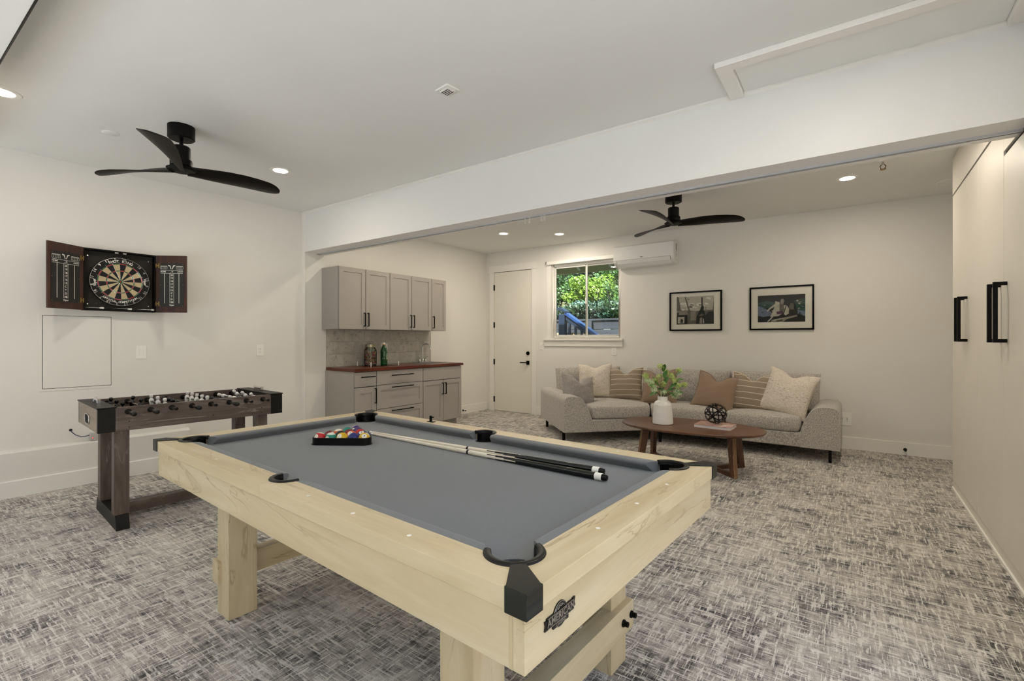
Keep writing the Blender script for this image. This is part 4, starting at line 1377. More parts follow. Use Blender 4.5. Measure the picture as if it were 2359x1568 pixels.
# pocket rims and buckets
RIM = paint('pocket_black', '#12120F', 0.35, var=0.15, spec=0.3)
def pocket(c, r0, r1, a0, a1):
    m = MB()
    n = 26
    pr = [(r0, PZ - 0.01), (r0 + 0.002, PZ + 0.004), ((r0 + r1) / 2, PZ + 0.0065), (r1 - 0.003, PZ + 0.005), (r1, PZ + 0.0005), (r1 - 0.004, PZ - 0.012)]
    k = len(pr)
    for i in range(n + 1):
        a = R(a0 + (a1 - a0) * i / n)
        for r, z in pr:
            m.v.append(Vector((c[0] + r * math.cos(a), c[1] + r * math.sin(a), z)))
    for i in range(n):
        for j in range(k):
            j2 = (j + 1) % k
            m.f.append([i * k + j, i * k + j2, (i + 1) * k + j2, (i + 1) * k + j]); m.mi.append(0)
    m.f.append(list(range(k))); m.mi.append(0)
    m.f.append(list(range(n * k, (n + 1) * k))[::-1]); m.mi.append(0)
    o = m.build('pocket_rim', RIM, pt, smooth=50)
    bm = bmesh.new(); bm.from_mesh(o.data); bmesh.ops.recalc_face_normals(bm, faces=bm.faces); bm.to_mesh(o.data); bm.free()
    b = MB()
    rb = r0 + 0.0008
    N = 28
    # tall back wall only where the rim runs, low wall all round, bottom
    for i in range(n):
        A0, A1 = R(a0 + (a1 - a0) * i / n), R(a0 + (a1 - a0) * (i + 1) / n)
        P = [(c[0] + rb * math.cos(A), c[1] + rb * math.sin(A)) for A in (A0, A1)]
        b.add([(P[0][0], P[0][1], BZ - 0.005), (P[1][0], P[1][1], BZ - 0.005), (P[1][0], P[1][1], PZ - 0.002), (P[0][0], P[0][1], PZ - 0.002)], [(0, 1, 2, 3)])
    T = TX(c[0], c[1], 0)
    b.lathe([(1e-5, BZ - 0.075), (rb * 0.85, BZ - 0.072), (rb, BZ - 0.055), (rb, BZ - 0.004)], N, T)
    o2 = b.build('bucket', BLACKP, o, smooth=50)
for su in (1, -1):
    for sv in (1, -1):
        a0, a1 = aS - 6, aL + 6
        if su < 0: a0, a1 = 180 - a1, 180 - a0
        if sv < 0: a0, a1 = -a1, -a0
        pocket((su * CC[0], sv * CC[1]), 0.054, 0.074, a0, a1)
pocket((0, SC[1]), 0.046, 0.066, -4, 184)
pocket((0, -SC[1]), 0.046, 0.066, 176, 364)
# corner caps
CAPM = paint('cap_black', '#171812', 0.42, var=0.12, spec=0.3)
for su in (1, -1):
    for sv in (1, -1):
        S = lambda P: [(su * p[0], sv * p[1]) for p in P]
        ox = 0.004
        m = MB()
        m.prism(S([(HU + ox, HV + ox), (HU - 0.052, HV + ox), (HU - 0.052, HV - 0.002), (HU - 0.098, HV - 0.072), (HU - 0.072, HV - 0.098), (HU - 0.002, HV - 0.052), (HU + ox, HV - 0.052)]), 'z', PZ + 0.0003, PZ + 0.0045)
        m.prism(S([(HU + ox, HV + ox), (HU - 0.052, HV + ox), (HU - 0.052, HV + 0.0003), (HU + 0.0003, HV + 0.0003), (HU + 0.0003, HV - 0.052), (HU + ox, HV - 0.052)]), 'z', 0.757, PZ + 0.0003)
        m.build('corner_cap', CAPM, pt, bevel=0.0015)
# legs and end stretchers with bolts
for su in (1, -1):
    for sv in (1, -1):
        cx_, cy_ = su * 0.771, sv * 0.386
        MB().box(cx_ - 0.0635, cx_ + 0.0635, cy_ - 0.0635, cy_ + 0.0635, 0.0, 0.6395).build('leg', BLONDZ, pt, bevel=0.002)
    a, b_ = sorted((su * 0.797, su * 0.862))
    st = MB().box(a, b_, -0.462, 0.462, 0.142, 0.250).build('stretcher', BLONDY, pt, bevel=0.002)
    for sv in (1, -1):
        for yy, zz in ((0.438, 0.199), (0.368, 0.195)):
            MB().lathe([(0.014, 0.0), (0.014, 0.006), (0.010, 0.008), (0.010, 0.022), (1e-5, 0.024)], 12, T=TX(su * 0.862, sv * yy, zz) @ Matrix.Rotation(R(90) * su, 4, 'Y')).build('bolt', BLACK, st, smooth=40)
# maker's emblem on the near end
em = MB()
PEW = paint('pewter', '#A39B8C', 0.35, metal=0.7, var=0.2, scale=80)
EB = HU - AO
ec = (-0.482, 0.7055)
def EY(P): return [(ec[0] + y, ec[1] + z) for y, z in P]
em.prism(EY(arc((0, 0), 0.0275, 0, 360, 28)[:-1]), 'x', EB + 0.0002, EB + 0.003)
em.prism(EY([(-0.052, -0.011), (0.052, -0.011), (0.052, 0.011), (-0.052, 0.011)]), 'x', EB + 0.0002, EB + 0.0052)
em.prism(EY([(-0.060, -0.013), (-0.050, -0.013), (-0.050, 0.007), (-0.060, 0.007), (-0.057, -0.003)]), 'x', EB + 0.0002, EB + 0.0038)
em.prism(EY([(0.060, -0.007), (0.050, -0.007), (0.050, 0.013), (0.060, 0.013), (0.057, 0.003)]), 'x', EB + 0.0002, EB + 0.0038)
em.prism(EY([(-0.030, -0.021), (0.030, -0.021), (0.030, -0.0115), (-0.030, -0.0115)]), 'x', EB + 0.0002, EB + 0.0045)
emo = em.build('emblem', paint('pewter_dark', '#1C1A17', 0.5, metal=0.3), pt)
e2 = MB()
e2.text('AMERICAN', 0.0215, frameT((EB + 0.0056, ec[0], ec[1] - 0.0), (0, 1, 0), (0, 0, 1)), 1)
e2.text('LEGEND', 0.0105, frameT((EB + 0.0050, ec[0], ec[1] - 0.0163), (0, 1, 0), (0, 0, 1)), 1)
for z in (-0.0103, 0.0103):
    e2.box(EB + 0.0052, EB + 0.0058, ec[0] - 0.051, ec[0] + 0.051, ec[1] + z - 0.0006, ec[1] + z + 0.0006)
e2.tube([(EB + 0.003, ec[0] + p[0], ec[1] + p[1]) for p in arc((0, 0), 0.0262, 0, 360, 32)[:-1]], 0.0008, 5, closed=True)
e2.tube([(EB + 0.003, ec[0] + p[0], ec[1] + p[1]) for p in arc((0, 0), 0.021, 0, 360, 32)[:-1]], 0.0006, 5, closed=True)
e2.tube([(EB + 0.003, ec[0] + p[0], ec[1] + p[1]) for p in ((-0.009, 0.0125), (-0.003, 0.0185), (0.003, 0.0165), (0.009, 0.0185))], 0.0008, 5)
e2.build('emblem_lettering', PEW, emo)

def P2W(u, v, z):
    c, s = math.cos(PA), math.sin(PA)
    return (PC[0] + u * c - v * s, PC[1] + u * s + v * c, z)
# ------------------------------------------------------------------ rack and balls
BR = 0.0286
e1 = Vector((0.801, 0.598)); e2v = Vector((-0.598, 0.801))
cen = Vector((-0.5527, 0.062))
RA = PA + math.atan2(e1.y, e1.x)
rk = thing('ball_rack', 'black plastic triangle rack around the pool balls', 'rack', P2W(cen.x, cen.y, BZ + 0.0003), RA)
def tri(off, n=7):
    h = 4 * 0.0495
    cs = [(-2 * 0.0572, -h / 3), (2 * 0.0572, -h / 3), (0, 2 * h / 3)]
    P = []
    for (cx_, cy_), a0 in zip(cs, (150, 270, 30)):
        P += arc((cx_, cy_), off, a0, a0 + 120, n)
    return P
po, pi_ = tri(BR + 0.0072), tri(BR + 0.0016)
def ringprism(m, po, pi_, z0, z1):
    n = len(po)
    m.add([(p[0], p[1], z0) for p in po] + [(p[0], p[1], z1) for p in po] + [(p[0], p[1], z0) for p in pi_] + [(p[0], p[1], z1) for p in pi_],
          sum([[(i, (i + 1) % n, n + (i + 1) % n, n + i), (2 * n + (i + 1) % n, 2 * n + i, 3 * n + i, 3 * n + (i + 1) % n), (n + i, n + (i + 1) % n, 3 * n + (i + 1) % n, 3 * n + i), (i, 2 * n + i, 2 * n + (i + 1) % n, (i + 1) % n)] for i in range(n)], []))
m = MB()
ringprism(m, po, pi_, 0.0, 0.036)
ringprism(m, tri(BR + 0.013), tri(BR + 0.007), 0.0, 0.003)
m.build('frame', BLACKP, rk, smooth=40)
BC = {1: '#D0A818', 2: '#1E2A6E', 3: '#B91E24', 4: '#3B2268', 5: '#D8581C', 6: '#12826F', 7: '#6E1A1C', 8: '#0D0D0E'}
IVORY = '#E6E0D0'
BM = {}
def ballmat(n):
    if n in BM: return BM[n]
    k = Mat('ball_%d' % n)
    c = BC[(n - 1) % 8 + 1]
    if n <= 8:
        k.col(k.ramp(k.noise(k.coord(), 8), [(0.0, c), (1.0, c)]))
    else:
        tc = k.n('ShaderNodeTexCoord')
        sp_ = k.n('ShaderNodeSeparateXYZ')
        k.l(tc.outputs['Object'], sp_.inputs[0])
        k.col(k.ramp(k.math('ABSOLUTE', sp_.outputs['Z']), [(0.0, c), (0.0165, IVORY)], 'CONSTANT'))
    k.set(Roughness=0.08)
    BM[n] = k.m
    return k.m
SPOT = paint('ball_spot', IVORY, 0.1)
INK = paint('ball_ink', '#0C0C0C', 0.2)
bmesh_data = None
colname = {1: 'yellow', 2: 'blue', 3: 'red', 4: 'purple', 5: 'orange', 6: 'green', 7: 'maroon', 8: 'black'}
rows_b = [[11, 14, 1, 10, 9], [15, 8, 5, 2], [13, 7, 3], [6, 4], [12]]
rowname = ['front row', 'second row', 'third row', 'fourth row', 'back']
rb_ = random.Random(11)
for k_, row in enumerate(rows_b):
    for j, n in enumerate(row):
        p = cen + e2v * (-4 * 0.0495 / 3 + k_ * 0.0495) + e1 * ((j - (4 - k_) / 2) * 0.0572)
        cn = colname[(n - 1) % 8 + 1]
        lb = ('solid %s pool ball numbered %d, %s of the rack' if n <= 8 else 'white pool ball with %s stripe numbered %d, %s of the rack') % (cn, n, rowname[k_])
        t = thing('pool_ball', lb, 'pool ball', P2W(p.x, p.y, BZ + BR + 0.0005), 0, 'racked pool balls')
        t.rotation_euler = (rb_.uniform(-0.9, 0.9), rb_.uniform(-0.9, 0.9), rb_.uniform(-1.2, 1.2))
        if n == 11: t.rotation_euler = (R(-25), R(-8), R(12))
        if n == 5: t.rotation_euler = (R(-42), R(5), R(35))
        if n == 2: t.rotation_euler = (R(-60), R(0), R(40))
        MB().sphere(BR, 28, 18).build('ball', ballmat(n), t, smooth=60)
        def cap(mb, vs, fs, rr):
            out = []
            for x, y in vs:
                d = Vector((x, -math.sqrt(max(0, BR * BR - x * x - y * y)), y)).normalized() * rr
                out.append(d)
            mb.add(out, fs)
        for sgn in (1, -1):
            T = Matrix.Rotation(PI * (0 if sgn > 0 else 1), 4, 'Z')
            s_ = MB()
            vs = [(0, 0)] + [(r * math.cos(2 * PI * i / 18), r * math.sin(2 * PI * i / 18)) for r in (0.0065, 0.0125) for i in range(18)]
            fs = [(0, 1 + i, 1 + (i + 1) % 18) for i in range(18)] + [(1 + i, 19 + i, 19 + (i + 1) % 18, 1 + (i + 1) % 18) for i in range(18)]
            cap(s_, vs, fs, BR + 0.00012)
            so = s_.build('number_spot', SPOT, t, smooth=60)
            so.rotation_euler = (0, 0, 0 if sgn > 0 else PI)
            tx = MB()
            tv, tf = TXT[(str(n), 1)]
            cap(tx, [(x * 0.0135, y * 0.0135) for x, y in tv], tf, BR + 0.0003)
            to = tx.build('number', INK, so)
# ------------------------------------------------------------------ cues
CUEW = wood('cue_maple', '#CFC3AC', '#DDD3C0', '#E6DECE', '#C2B498', axis='z', s=2.0, rough=0.25, bump=0.0)
def cue(butt, tip, label):
    b_, t_ = Vector(P2W(*butt)), Vector(P2W(*tip))
    L = 1.45
    d = (t_ - b_).normalized()
    t = thing('pool_cue', label, 'pool cue', b_, 0, 'pool cues on the table')
    t.rotation_mode = 'QUATERNION'
    t.rotation_quaternion = d.to_track_quat('Z', 'Y')
    rad = lambda z: 0.0146 - (0.0146 - 0.0062) * (z / L) ** 1.0
    MB().lathe([(1e-5, 0.0), (0.010, 0.002), (0.0125, 0.012), (0.0125, 0.022)], 20).build('bumper', BLACKP, t, smooth=40)
    MB().lathe([(rad(.022), 0.022), (rad(.05), 0.05)], 20).build('butt_cap', PEARL, t, smooth=40)
    m = MB()
    n, z0, z1, NS = 32, 0.05, 0.70, 40
    for j in range(NS + 1):
        z = z0 + (z1 - z0) * j / NS
        for i in range(n):
            a = 2 * PI * i / n
            m.v.append(Vector((rad(z) * math.cos(a), rad(z) * math.sin(a), z)))
    for j in range(NS):
        z = z0 + (z1 - z0) * (j + 0.5) / NS
        for i in range(n):
            a = (i + 0.5) / n * 4 % 1.0
            lim = 0.40 + 0.22 * (1 - abs(2 * a - 1))
            m.f.append([j * n + i, j * n + (i + 1) % n, (j + 1) * n + (i + 1) % n, (j + 1) * n + i])
            m.mi.append(1 if z < lim else 0)
    m.build('butt', [CUEW, paint('cue_black', '#0B0C0A', 0.12)], t, smooth=60)
    MB().lathe([(rad(.70), 0.70), (rad(.70) + 0.0004, 0.701), (rad(.712) + 0.0004, 0.711), (rad(.712), 0.712)], 20).build('collar', BLACKP, t, smooth=40)
    MB().lathe([(rad(z), z) for z in (0.712, 0.9, 1.1, 1.3, 1.42)], 20).build('shaft', CUEW, t, smooth=40)
    MB().lathe([(rad(1.42), 1.42), (rad(1.44), 1.44)], 16).build('ferrule', WHITEP, t, smooth=40)
    MB().lathe([(rad(1.44), 1.44), (0.0055, 1.448), (1e-5, 1.45)], 16).build('tip', paint('cue_leather', '#3A4A6A', 0.8), t, smooth=40)
cue((0.850, 0.262, BZ + 0.0147), (-0.60, 0.238, BZ + 0.0064), 'pool cue with black butt, the one nearer the front rail')
cue((0.800, 0.335, BZ + 0.0147), (-0.65, 0.262, BZ + 0.0064), 'pool cue with black butt, the one nearer the sofa side rail')
# chalk holder clipped on the far rail
ch = thing('chalk_holder', 'small black chalk holder standing on the far pool table rail', 'chalk holder', P2W(-0.466, 0.568, PZ + 0.0004), PA)
MB().box(-0.026, 0.026, -0.014, 0.014, 0, 0.003).build('plate', BLACK, ch, bevel=0.001)
MB().cyl((-0.004, 0, 0.003), (-0.004, 0, 0.036), 0.0085, n=16).build('post', BLACK, ch, smooth=40)
MB().box(0.0035, 0.020, -0.004, 0.004, 0.026, 0.032).build('arm', BLACK, ch, bevel=0.001)

# ================================================================== SOFA
SO = Vector((-2.0, 6.2))
sf = thing('sofa', 'long grey boucle angled sectional sofa along the far wall', 'sofa', (SO.x, SO.y, 0))
def SL(P):
    return [(p[0] - SO.x, p[1] - SO.y) for p in P]
A_, B_, C_, D_ = Vector((-2.913, 5.203)), Vector((-2.10, 5.985)), Vector((-0.115, 5.985)), Vector((-0.115, 6.86))
E_, F_, J_ = Vector((-3.02, 6.86)), Vector((-3.83, 6.126)), Vector((-2.45, 6.86))
dAB = (B_ - A_).normalized()
dAF = (F_ - A_).normalized()
MB().prism(SL([A_, B_, J_, E_, F_]), 'z', 0.135, 0.292).build('base', BOUCLE, sf, bevel=0.018, segs=3)
MB().prism(SL([B_ + Vector((0.002, 0)), C_, D_, J_ + Vector((0.002, 0))]), 'z', 0.135, 0.292).build('base', BOUCLE, sf, bevel=0.018, segs=3)
# arms: section across, swept along the depth
AP = [(0.0, 0.136), (0.0, 0.50), (0.006, 0.535), (0.022, 0.562), (0.05, 0.578), (0.10, 0.584), (0.17, 0.580), (0.215, 0.566), (0.25, 0.535), (0.285, 0.485), (0.32, 0.42), (0.345, 0.355), (0.36, 0.29), (0.362, 0.136)]
def arm(o0, across, along, length):
    m = MB()
    n = len(AP)
    st = [(0.0, 0.985, 0.0), (0.012, 1.0, 0.0), (length - 0.012, 1.0, 0.0), (length, 0.985, 0)]
    for s_, k, _ in st:
        for d, z in AP:
            dd = 0.18 + (d - 0.18) * k
            zz = 0.36 + (z - 0.36) * k
            p = o0 + across * dd + along * s_ - SO
            m.v.append(Vector((p.x, p.y, zz)))
    for i in range(len(st) - 1):
        for j in range(n):
            j2 = (j + 1) % n
            m.f.append([i * n + j, i * n + j2, (i + 1) * n + j2, (i + 1) * n + j]); m.mi.append(0)
    m.f.append(list(range(n))); m.mi.append(0)
    m.f.append(list(range((len(st) - 1) * n, len(st) * n))[::-1]); m.mi.append(0)
    o = m.build('arm', BOUCLE, sf, smooth=40)
    bm = bmesh.new(); bm.from_mesh(o.data); bmesh.ops.recalc_face_normals(bm, faces=bm.faces); bm.to_mesh(o.data); bm.free()
arm(A_ - dAF * 0.004 - dAB * 0.003, dAB, dAF, (F_ - A_).length + 0.006)
arm(Vector((-0.110, 5.980)), Vector((-1, 0)), Vector((0, 1)), 0.885)
# low back frames behind the cushions
MB().prism(SL([E_, F_ + dAB * 0.36, F_ + dAB * 0.36 - dAF * 0.14, E_ + Vector((0.03, -0.19))]), 'z', 0.292, 0.56).build('back_frame', BOUCLE, sf, bevel=0.02, segs=2)
MB().prism(SL([Vector((-0.48, 6.86)), Vector((-3.0, 6.86)), Vector((-2.94, 6.70)), Vector((-0.48, 6.70))]), 'z', 0.293, 0.56).build('back_frame', BOUCLE, sf, bevel=0.02, segs=2)

def puff(poly, z0, z1, name, crown=0.03, mat=BOUCLE):
    """soft seat cushion: polygon slab, rounded, crowned"""
    cx_ = sum(p[0] for p in poly) / len(poly); cy_ = sum(p[1] for p in poly) / len(poly)
    # resample outline
    out = []
    n = len(poly)
    for i in range(n):
        a, b_ = Vector(poly[i]), Vector(poly[(i + 1) % n])
        k = max(2, int((b_ - a).length / 0.06))
        for j in range(k):
            out.append(a.lerp(b_, j / k))
    # soften corners
    for _ in range(2):
        out = [out[i] * 0.6 + (out[i - 1] + out[(i + 1) % len(out)]) * 0.2 for i in range(len(out))]
    c = Vector((cx_, cy_))
    levels = []
    hz = (z1 - z0)
    for a in range(0, 9):
        t = PI * a / 8
        inset = 0.045 * (1 - math.sin(t) ** 0.7)
        levels.append((inset, z0 + hz / 2 - hz / 2 * math.cos(t) * (abs(math.cos(t)) ** -0.3 if abs(math.cos(t)) > 1e-3 else 0)))
    m = MB()
    N = len(out)
    for inset, z in levels:
        for p in out:
            d = (p - c)
            L = d.length
            q = c + d * max(0.0, (L - inset) / L)
            m.v.append(Vector((q.x - SO.x, q.y - SO.y, z)))
    rings = [0.8, 0.6, 0.4, 0.2]
    for s_ in rings:
        for p in out:
            d = (p - c) * s_ * 0.93
            q = c + d
            m.v.append(Vector((q.x - SO.x, q.y - SO.y, z1 + crown * (1 - s_ ** 2))))
    m.v.append(Vector((c.x - SO.x, c.y - SO.y, z1 + crown)))
    T = len(levels) + len(rings)
    for i in range(T - 1):
        for j in range(N):
            j2 = (j + 1) % N
            m.f.append([i * N + j, i * N + j2, (i + 1) * N + j2, (i + 1) * N + j]); m.mi.append(0)
    for j in range(N):
        m.f.append([(T - 1) * N + j, (T - 1) * N + (j + 1) % N, T * N]); m.mi.append(0)
    m.f.append(list(range(N))[::-1]); m.mi.append(0)
    o = m.build(name, mat, sf, smooth=70)
    bm = bmesh.new(); bm.from_mesh(o.data); bmesh.ops.recalc_face_normals(bm, faces=bm.faces); bm.to_mesh(o.data); bm.free()
    return o
Ai, Fi = A_ + dAB * 0.345 + dAF * 0.0, F_ + dAB * 0.37 - dAF * 0.12
puff([tuple(Ai - dAF * 0.012), tuple(B_ + Vector((0.005, -0.01))), (-2.40, 6.70), (-2.95, 6.70), tuple(Fi)], 0.294, 0.452, 'seat_cushion')
puff([(-2.09, 5.968), (-1.235, 5.968), (-1.235, 6.70), (-2.385, 6.70)], 0.294, 0.455, 'seat_cushion')
puff([(-1.228, 5.968), (-0.462, 5.968), (-0.482, 6.70), (-1.228, 6.70)], 0.294, 0.455, 'seat_cushion')
# legs
for p in ((-3.69, 6.08), (-2.965, 5.285), (-2.19, 5.93), (-1.99, 6.02), (-0.20, 6.03), (-0.2, 6.78), (-3.08, 6.78)):
    q = (p[0] - SO.x, p[1] - SO.y)
    m = MB().box(q[0] - 0.014, q[0] + 0.014, q[1] - 0.014, q[1] + 0.014, 0.0, 0.134)
    m.box(q[0] - 0.045, q[0] + 0.02, q[1] - 0.02, q[1] + 0.045, 0.128, 0.1345)
    m.build('leg', BLACK, sf)

def pillow_geo(w_, h_, t_, pinch=0.07, chop=0.0, n=22, puffy=0.5, seed=0, wr=0.0):
    m = MB()
    rr = random.Random(seed)
    ph = [rr.uniform(0, 6) for _ in range(6)]
    def P(s, t, side):
        x = s * w_ / 2 * (1 - pinch * (1 - t * t))
        z = t * h_ / 2 * (1 - pinch * (1 - s * s))
        th = max(0.0, (1 - abs(s) ** 2.3) * (1 - abs(t) ** 2.3)) ** puffy
        y = t_ / 2 * th
        if chop:
            g = math.exp(-(s / 0.33) ** 2) * max(0, (t + 0.15) / 1.15) ** 1.6
            z -= chop * g
            y *= 1 - 0.25 * g
        if wr:
            y *= 1 + wr * (math.sin(9 * s + 5 * t + ph[0]) * 0.5 + math.sin(13 * t - 6 * s + ph[1]) * 0.5) * (0.3 + 0.7 * max(abs(s), abs(t)))
        return (x, side * y, z)
    for side in (-1, 1):
        b = len(m.v)
        for i in range(n + 1):
            for j in range(n + 1):
                m.v.append(Vector(P(-1 + 2 * i / n, -1 + 2 * j / n, side)))
        for i in range(n):
            for j in range(n):
                f = [b + i * (n + 1) + j, b + (i + 1) * (n + 1) + j, b + (i + 1) * (n + 1) + j + 1, b + i * (n + 1) + j + 1]
                m.f.append(f if side < 0 else f[::-1]); m.mi.append(0)
    edge = [P(-1 + 2 * i / n, -1, 0) for i in range(n)] + [P(1, -1 + 2 * i / n, 0) for i in range(n)] + [P(1 - 2 * i / n, 1, 0) for i in range(n)] + [P(-1, 1 - 2 * i / n, 0) for i in range(n)]
    return m, edge
def orient(o, yaw, lean, roll):
    o.rotation_mode = 'QUATERNION'
    o.rotation_quaternion = (Matrix.Rotation(R(yaw), 3, 'Z') @ Matrix.Rotation(R(-lean), 3, 'X') @ Matrix.Rotation(R(roll), 3, 'Y')).to_quaternion()
# back cushions (parts of the sofa)
for (x, y, w_, h_, yaw, lean) in ((-3.22, 6.50, 1.0, 0.46, 42, 14), (-1.83, 6.60, 1.10, 0.47, 0, 13), (-0.80, 6.60, 0.98, 0.47, 0, 13)):
    m, e = pillow_geo(w_, h_, 0.24, 0.015, 0.0, 24, 0.28, 5, 0.03)
    o = m.build('back_cushion', BOUCLE, sf, smooth=70, merge=True)
    o.location = (x - SO.x, y - SO.y, 0.66)
    orient(o, yaw, lean, 0)
# throw pillows (things lying on the sofa)
def throw(label, mat, loc, w_, yaw, lean, roll, chop, h_=None, t_=0.17, edge_mat=None, er=0.005, pinch=0.08, seed=1, wr=0.05):
    h_ = h_ or w_
    t = thing('throw_pillow', label, 'pillow', loc, 0, 'throw pillows on the sofa')
    orient(t, yaw, lean, roll)
    m, e = pillow_geo(w_, h_, t_, pinch, chop, 26, 0.5, seed, wr)
    m.build('cover', mat, t, smooth=70, merge=True)
    if edge_mat is not None:
        k = MB()
        n = len(e)
        k.tube([(p[0] * 1.005, p[1] + 0.004 * math.sin(i * 0.9), p[2] * 1.005) for i, p in enumerate(e)], er, 6, closed=True)
        k.build('flange', edge_mat, t, smooth=60)
    return t
throw('slouching grey chenille pillow leaning in the left sofa corner', LINEN, (-2.99, 5.72, 0.625), 0.50, 62, 22, 10, 0.10, 0.42, 0.20, None, seed=2, wr=0.08)
throw('cream knitted pillow on the left, behind the grey pillow', KNIT, (-2.98, 6.22, 0.705), 0.49, 22, 16, -2, 0.045, 0.50, 0.17, None, seed=3)
throw('taupe pillow with cream stripes beside the left cream pillow', STRIPE, (-2.56, 6.30, 0.675), 0.47, 8, 18, -3, 0.075, 0.46, 0.17, CREAM, 0.004, seed=4)
throw('tan linen pillow partly hidden behind the flower vase', TAN, (-2.10, 6.30, 0.665), 0.48, -4, 18, -4, 0.085, 0.46, 0.17, TAN, 0.007, 0.10, seed=5)
throw('tan linen pillow tilted in the middle, behind the black orb', TAN, (-1.385, 6.26, 0.645), 0.49, 0, 22, 10, 0.085, 0.47, 0.17, TAN, 0.007, 0.10, seed=6)
throw('taupe pillow with cream stripes left of the right cream pillow', STRIPE, (-0.995, 6.31, 0.66), 0.46, -4, 18, 4, 0.08, 0.46, 0.17, CREAM, 0.007, seed=7)
throw('large tilted cream knitted pillow at the right end of the sofa', KNIT, (-0.61, 6.25, 0.685), 0.52, -8, 20, 13, 0.06, 0.53, 0.19, None, seed=8)

# ================================================================== COFFEE TABLE
TC = (-1.365, 5.06)
TZ = 0.415
cf = thing('coffee_table', 'oval walnut coffee table with angled plank legs before the sofa', 'coffee table', (*TC, 0), R(2))
def oval(a, b_, n=64, e=2.35):
    P = []
    for i in range(n):
        t = 2 * PI * i / n
        c, s_ = math.cos(t), math.sin(t)
        P.append((a * abs(c) ** (2 / e) * (1 if c > 0 else -1), b_ * abs(s_) ** (2 / e) * (1 if s_ > 0 else -1)))
    return P
m = MB()
lv = [(0.665, 0.385, TZ - 0.030), (0.69, 0.41, TZ - 0.018), (0.695, 0.415, TZ - 0.008), (0.692, 0.412, TZ - 0.001), (0.688, 0.408, TZ)]
N = 64
for a, b_, z in lv:
    for p in oval(a, b_, N):
        m.v.append(Vector((p[0], p[1], z)))
for i in range(len(lv) - 1):
    for j in range(N):
        m.f.append([i * N + j, i * N + (j + 1) % N, (i + 1) * N + (j + 1) % N, (i + 1) * N + j]); m.mi.append(0)
m.f.append(list(range(N))[::-1]); m.mi.append(0)
m.f.append(list(range((len(lv) - 1) * N, len(lv) * N))); m.mi.append(0)
m.build('table_top', WALNUT, cf, smooth=30)
STRP = paint('ply_edge', '#A5835F', 0.5, var=0.1, scale=40)
for su in (1, -1):
    for sv in (1, -1):
        ft = Vector((su * 0.468, sv * 0.245)); apx = Vector((su * 0.215, 0.0)); tp = Vector((su * 0.415, sv * 0.150))
        dr = (ft - apx).normalized()            # outward along the floor bar
        nr_ = Vector((-dr.y, dr.x))
        def quadp(c, wo, wi, th, z):
            return [(*(c + dr * wo + nr_ * th), z), (*(c + dr * wo - nr_ * th), z), (*(c - dr * wi - nr_ * th), z), (*(c - dr * wi + nr_ * th), z)]
        vs = quadp(ft, 0.0, 0.055, 0.021, 0.0) + quadp(tp, 0.035, 0.045, 0.021, TZ - 0.031)
        fs = [(0, 1, 2, 3), (7, 6, 5, 4), (0, 4, 5, 1), (1, 5, 6, 2), (2, 6, 7, 3), (3, 7, 4, 0)]
        o = MB().add(vs, fs).build('leg', WALNUTZ, cf, bevel=0.0015)
        bm = bmesh.new(); bm.from_mesh(o.data); bmesh.ops.recalc_face_normals(bm, faces=bm.faces); bm.to_mesh(o.data); bm.free()
        st = MB()
        for i in range(4):
            f0 = -0.8 + i * 0.5
            a0, b0 = Vector(vs[1]).lerp(Vector(vs[0]), (f0 + 1) / 2), Vector(vs[5]).lerp(Vector(vs[4]), (f0 + 1) / 2)
            a1, b1 = Vector(vs[1]).lerp(Vector(vs[0]), (f0 + 1.2) / 2), Vector(vs[5]).lerp(Vector(vs[4]), (f0 + 1.2) / 2)
            nn = (a1 - a0).cross(b0 - a0).normalized() * 0.0008
            if nn.to_2d().dot(dr) < 0: nn = -nn
            st.add([a0 + nn, a1 + nn, b1 + nn, b0 + nn], [(0, 1, 2, 3)])
        st.build('ply_stripe', STRP, o)
        vs = [(*(ft + nr_ * 0.021 - dr * 0.05), 0), (*(ft - nr_ * 0.021 - dr * 0.05), 0), (*(apx - nr_ * 0.021 * 1), 0), (*(apx + nr_ * 0.021), 0)]
        vs = vs + [(p[0], p[1], 0.045) for p in vs[:2]] + [(p[0], p[1], 0.028) for p in vs[2:]]
        o = MB().add(vs, fs).build('base_bar', WALNUTZ, cf)
        bm = bmesh.new(); bm.from_mesh(o.data); bmesh.ops.recalc_face_normals(bm, faces=bm.faces); bm.to_mesh(o.data); bm.free()

# vase and flowers
VP = Vector((-1.625, 5.00, TZ + 0.0004))
vs_ = thing('vase', 'white ribbed ceramic vase on the coffee table', 'vase', VP)
CER = paint('white_ceramic', '#E6E2DC', 0.4, var=0.03, scale=30)
pf = [(1e-5, 0.004), (0.098, 0.0), (0.104, 0.005)]
zz = 0.01
i = 0
while zz < 0.205:
    k = zz / 0.205
    r = 0.104 - 0.010 * k - 0.004 * k * k
    pf.append((r + (0.0014 if i % 2 else -0.0010), zz))
    zz += 0.0068; i += 1
pf += [(0.086, 0.214), (0.078, 0.226), (0.064, 0.236), (0.054, 0.241), (0.0515, 0.248), (0.0515, 0.283), (0.050, 0.286), (0.047, 0.285), (0.0465, 0.26), (0.0455, 0.245), (0.04, 0.2), (1e-5, 0.19)]
MB().lathe(pf, 44).build('body', CER, vs_, smooth=50)
fl = thing('flower_stems', 'bouquet of green flower sprigs with leaves standing in the vase', 'flowers', VP + Vector((0, 0, 0.262)))
rt = Vector((math.cos(YAW), math.sin(YAW), 0)); fwd = Vector((-math.sin(YAW), math.cos(YAW), 0))
STEM = paint('stem_brown', '#5A5A38', 0.7)
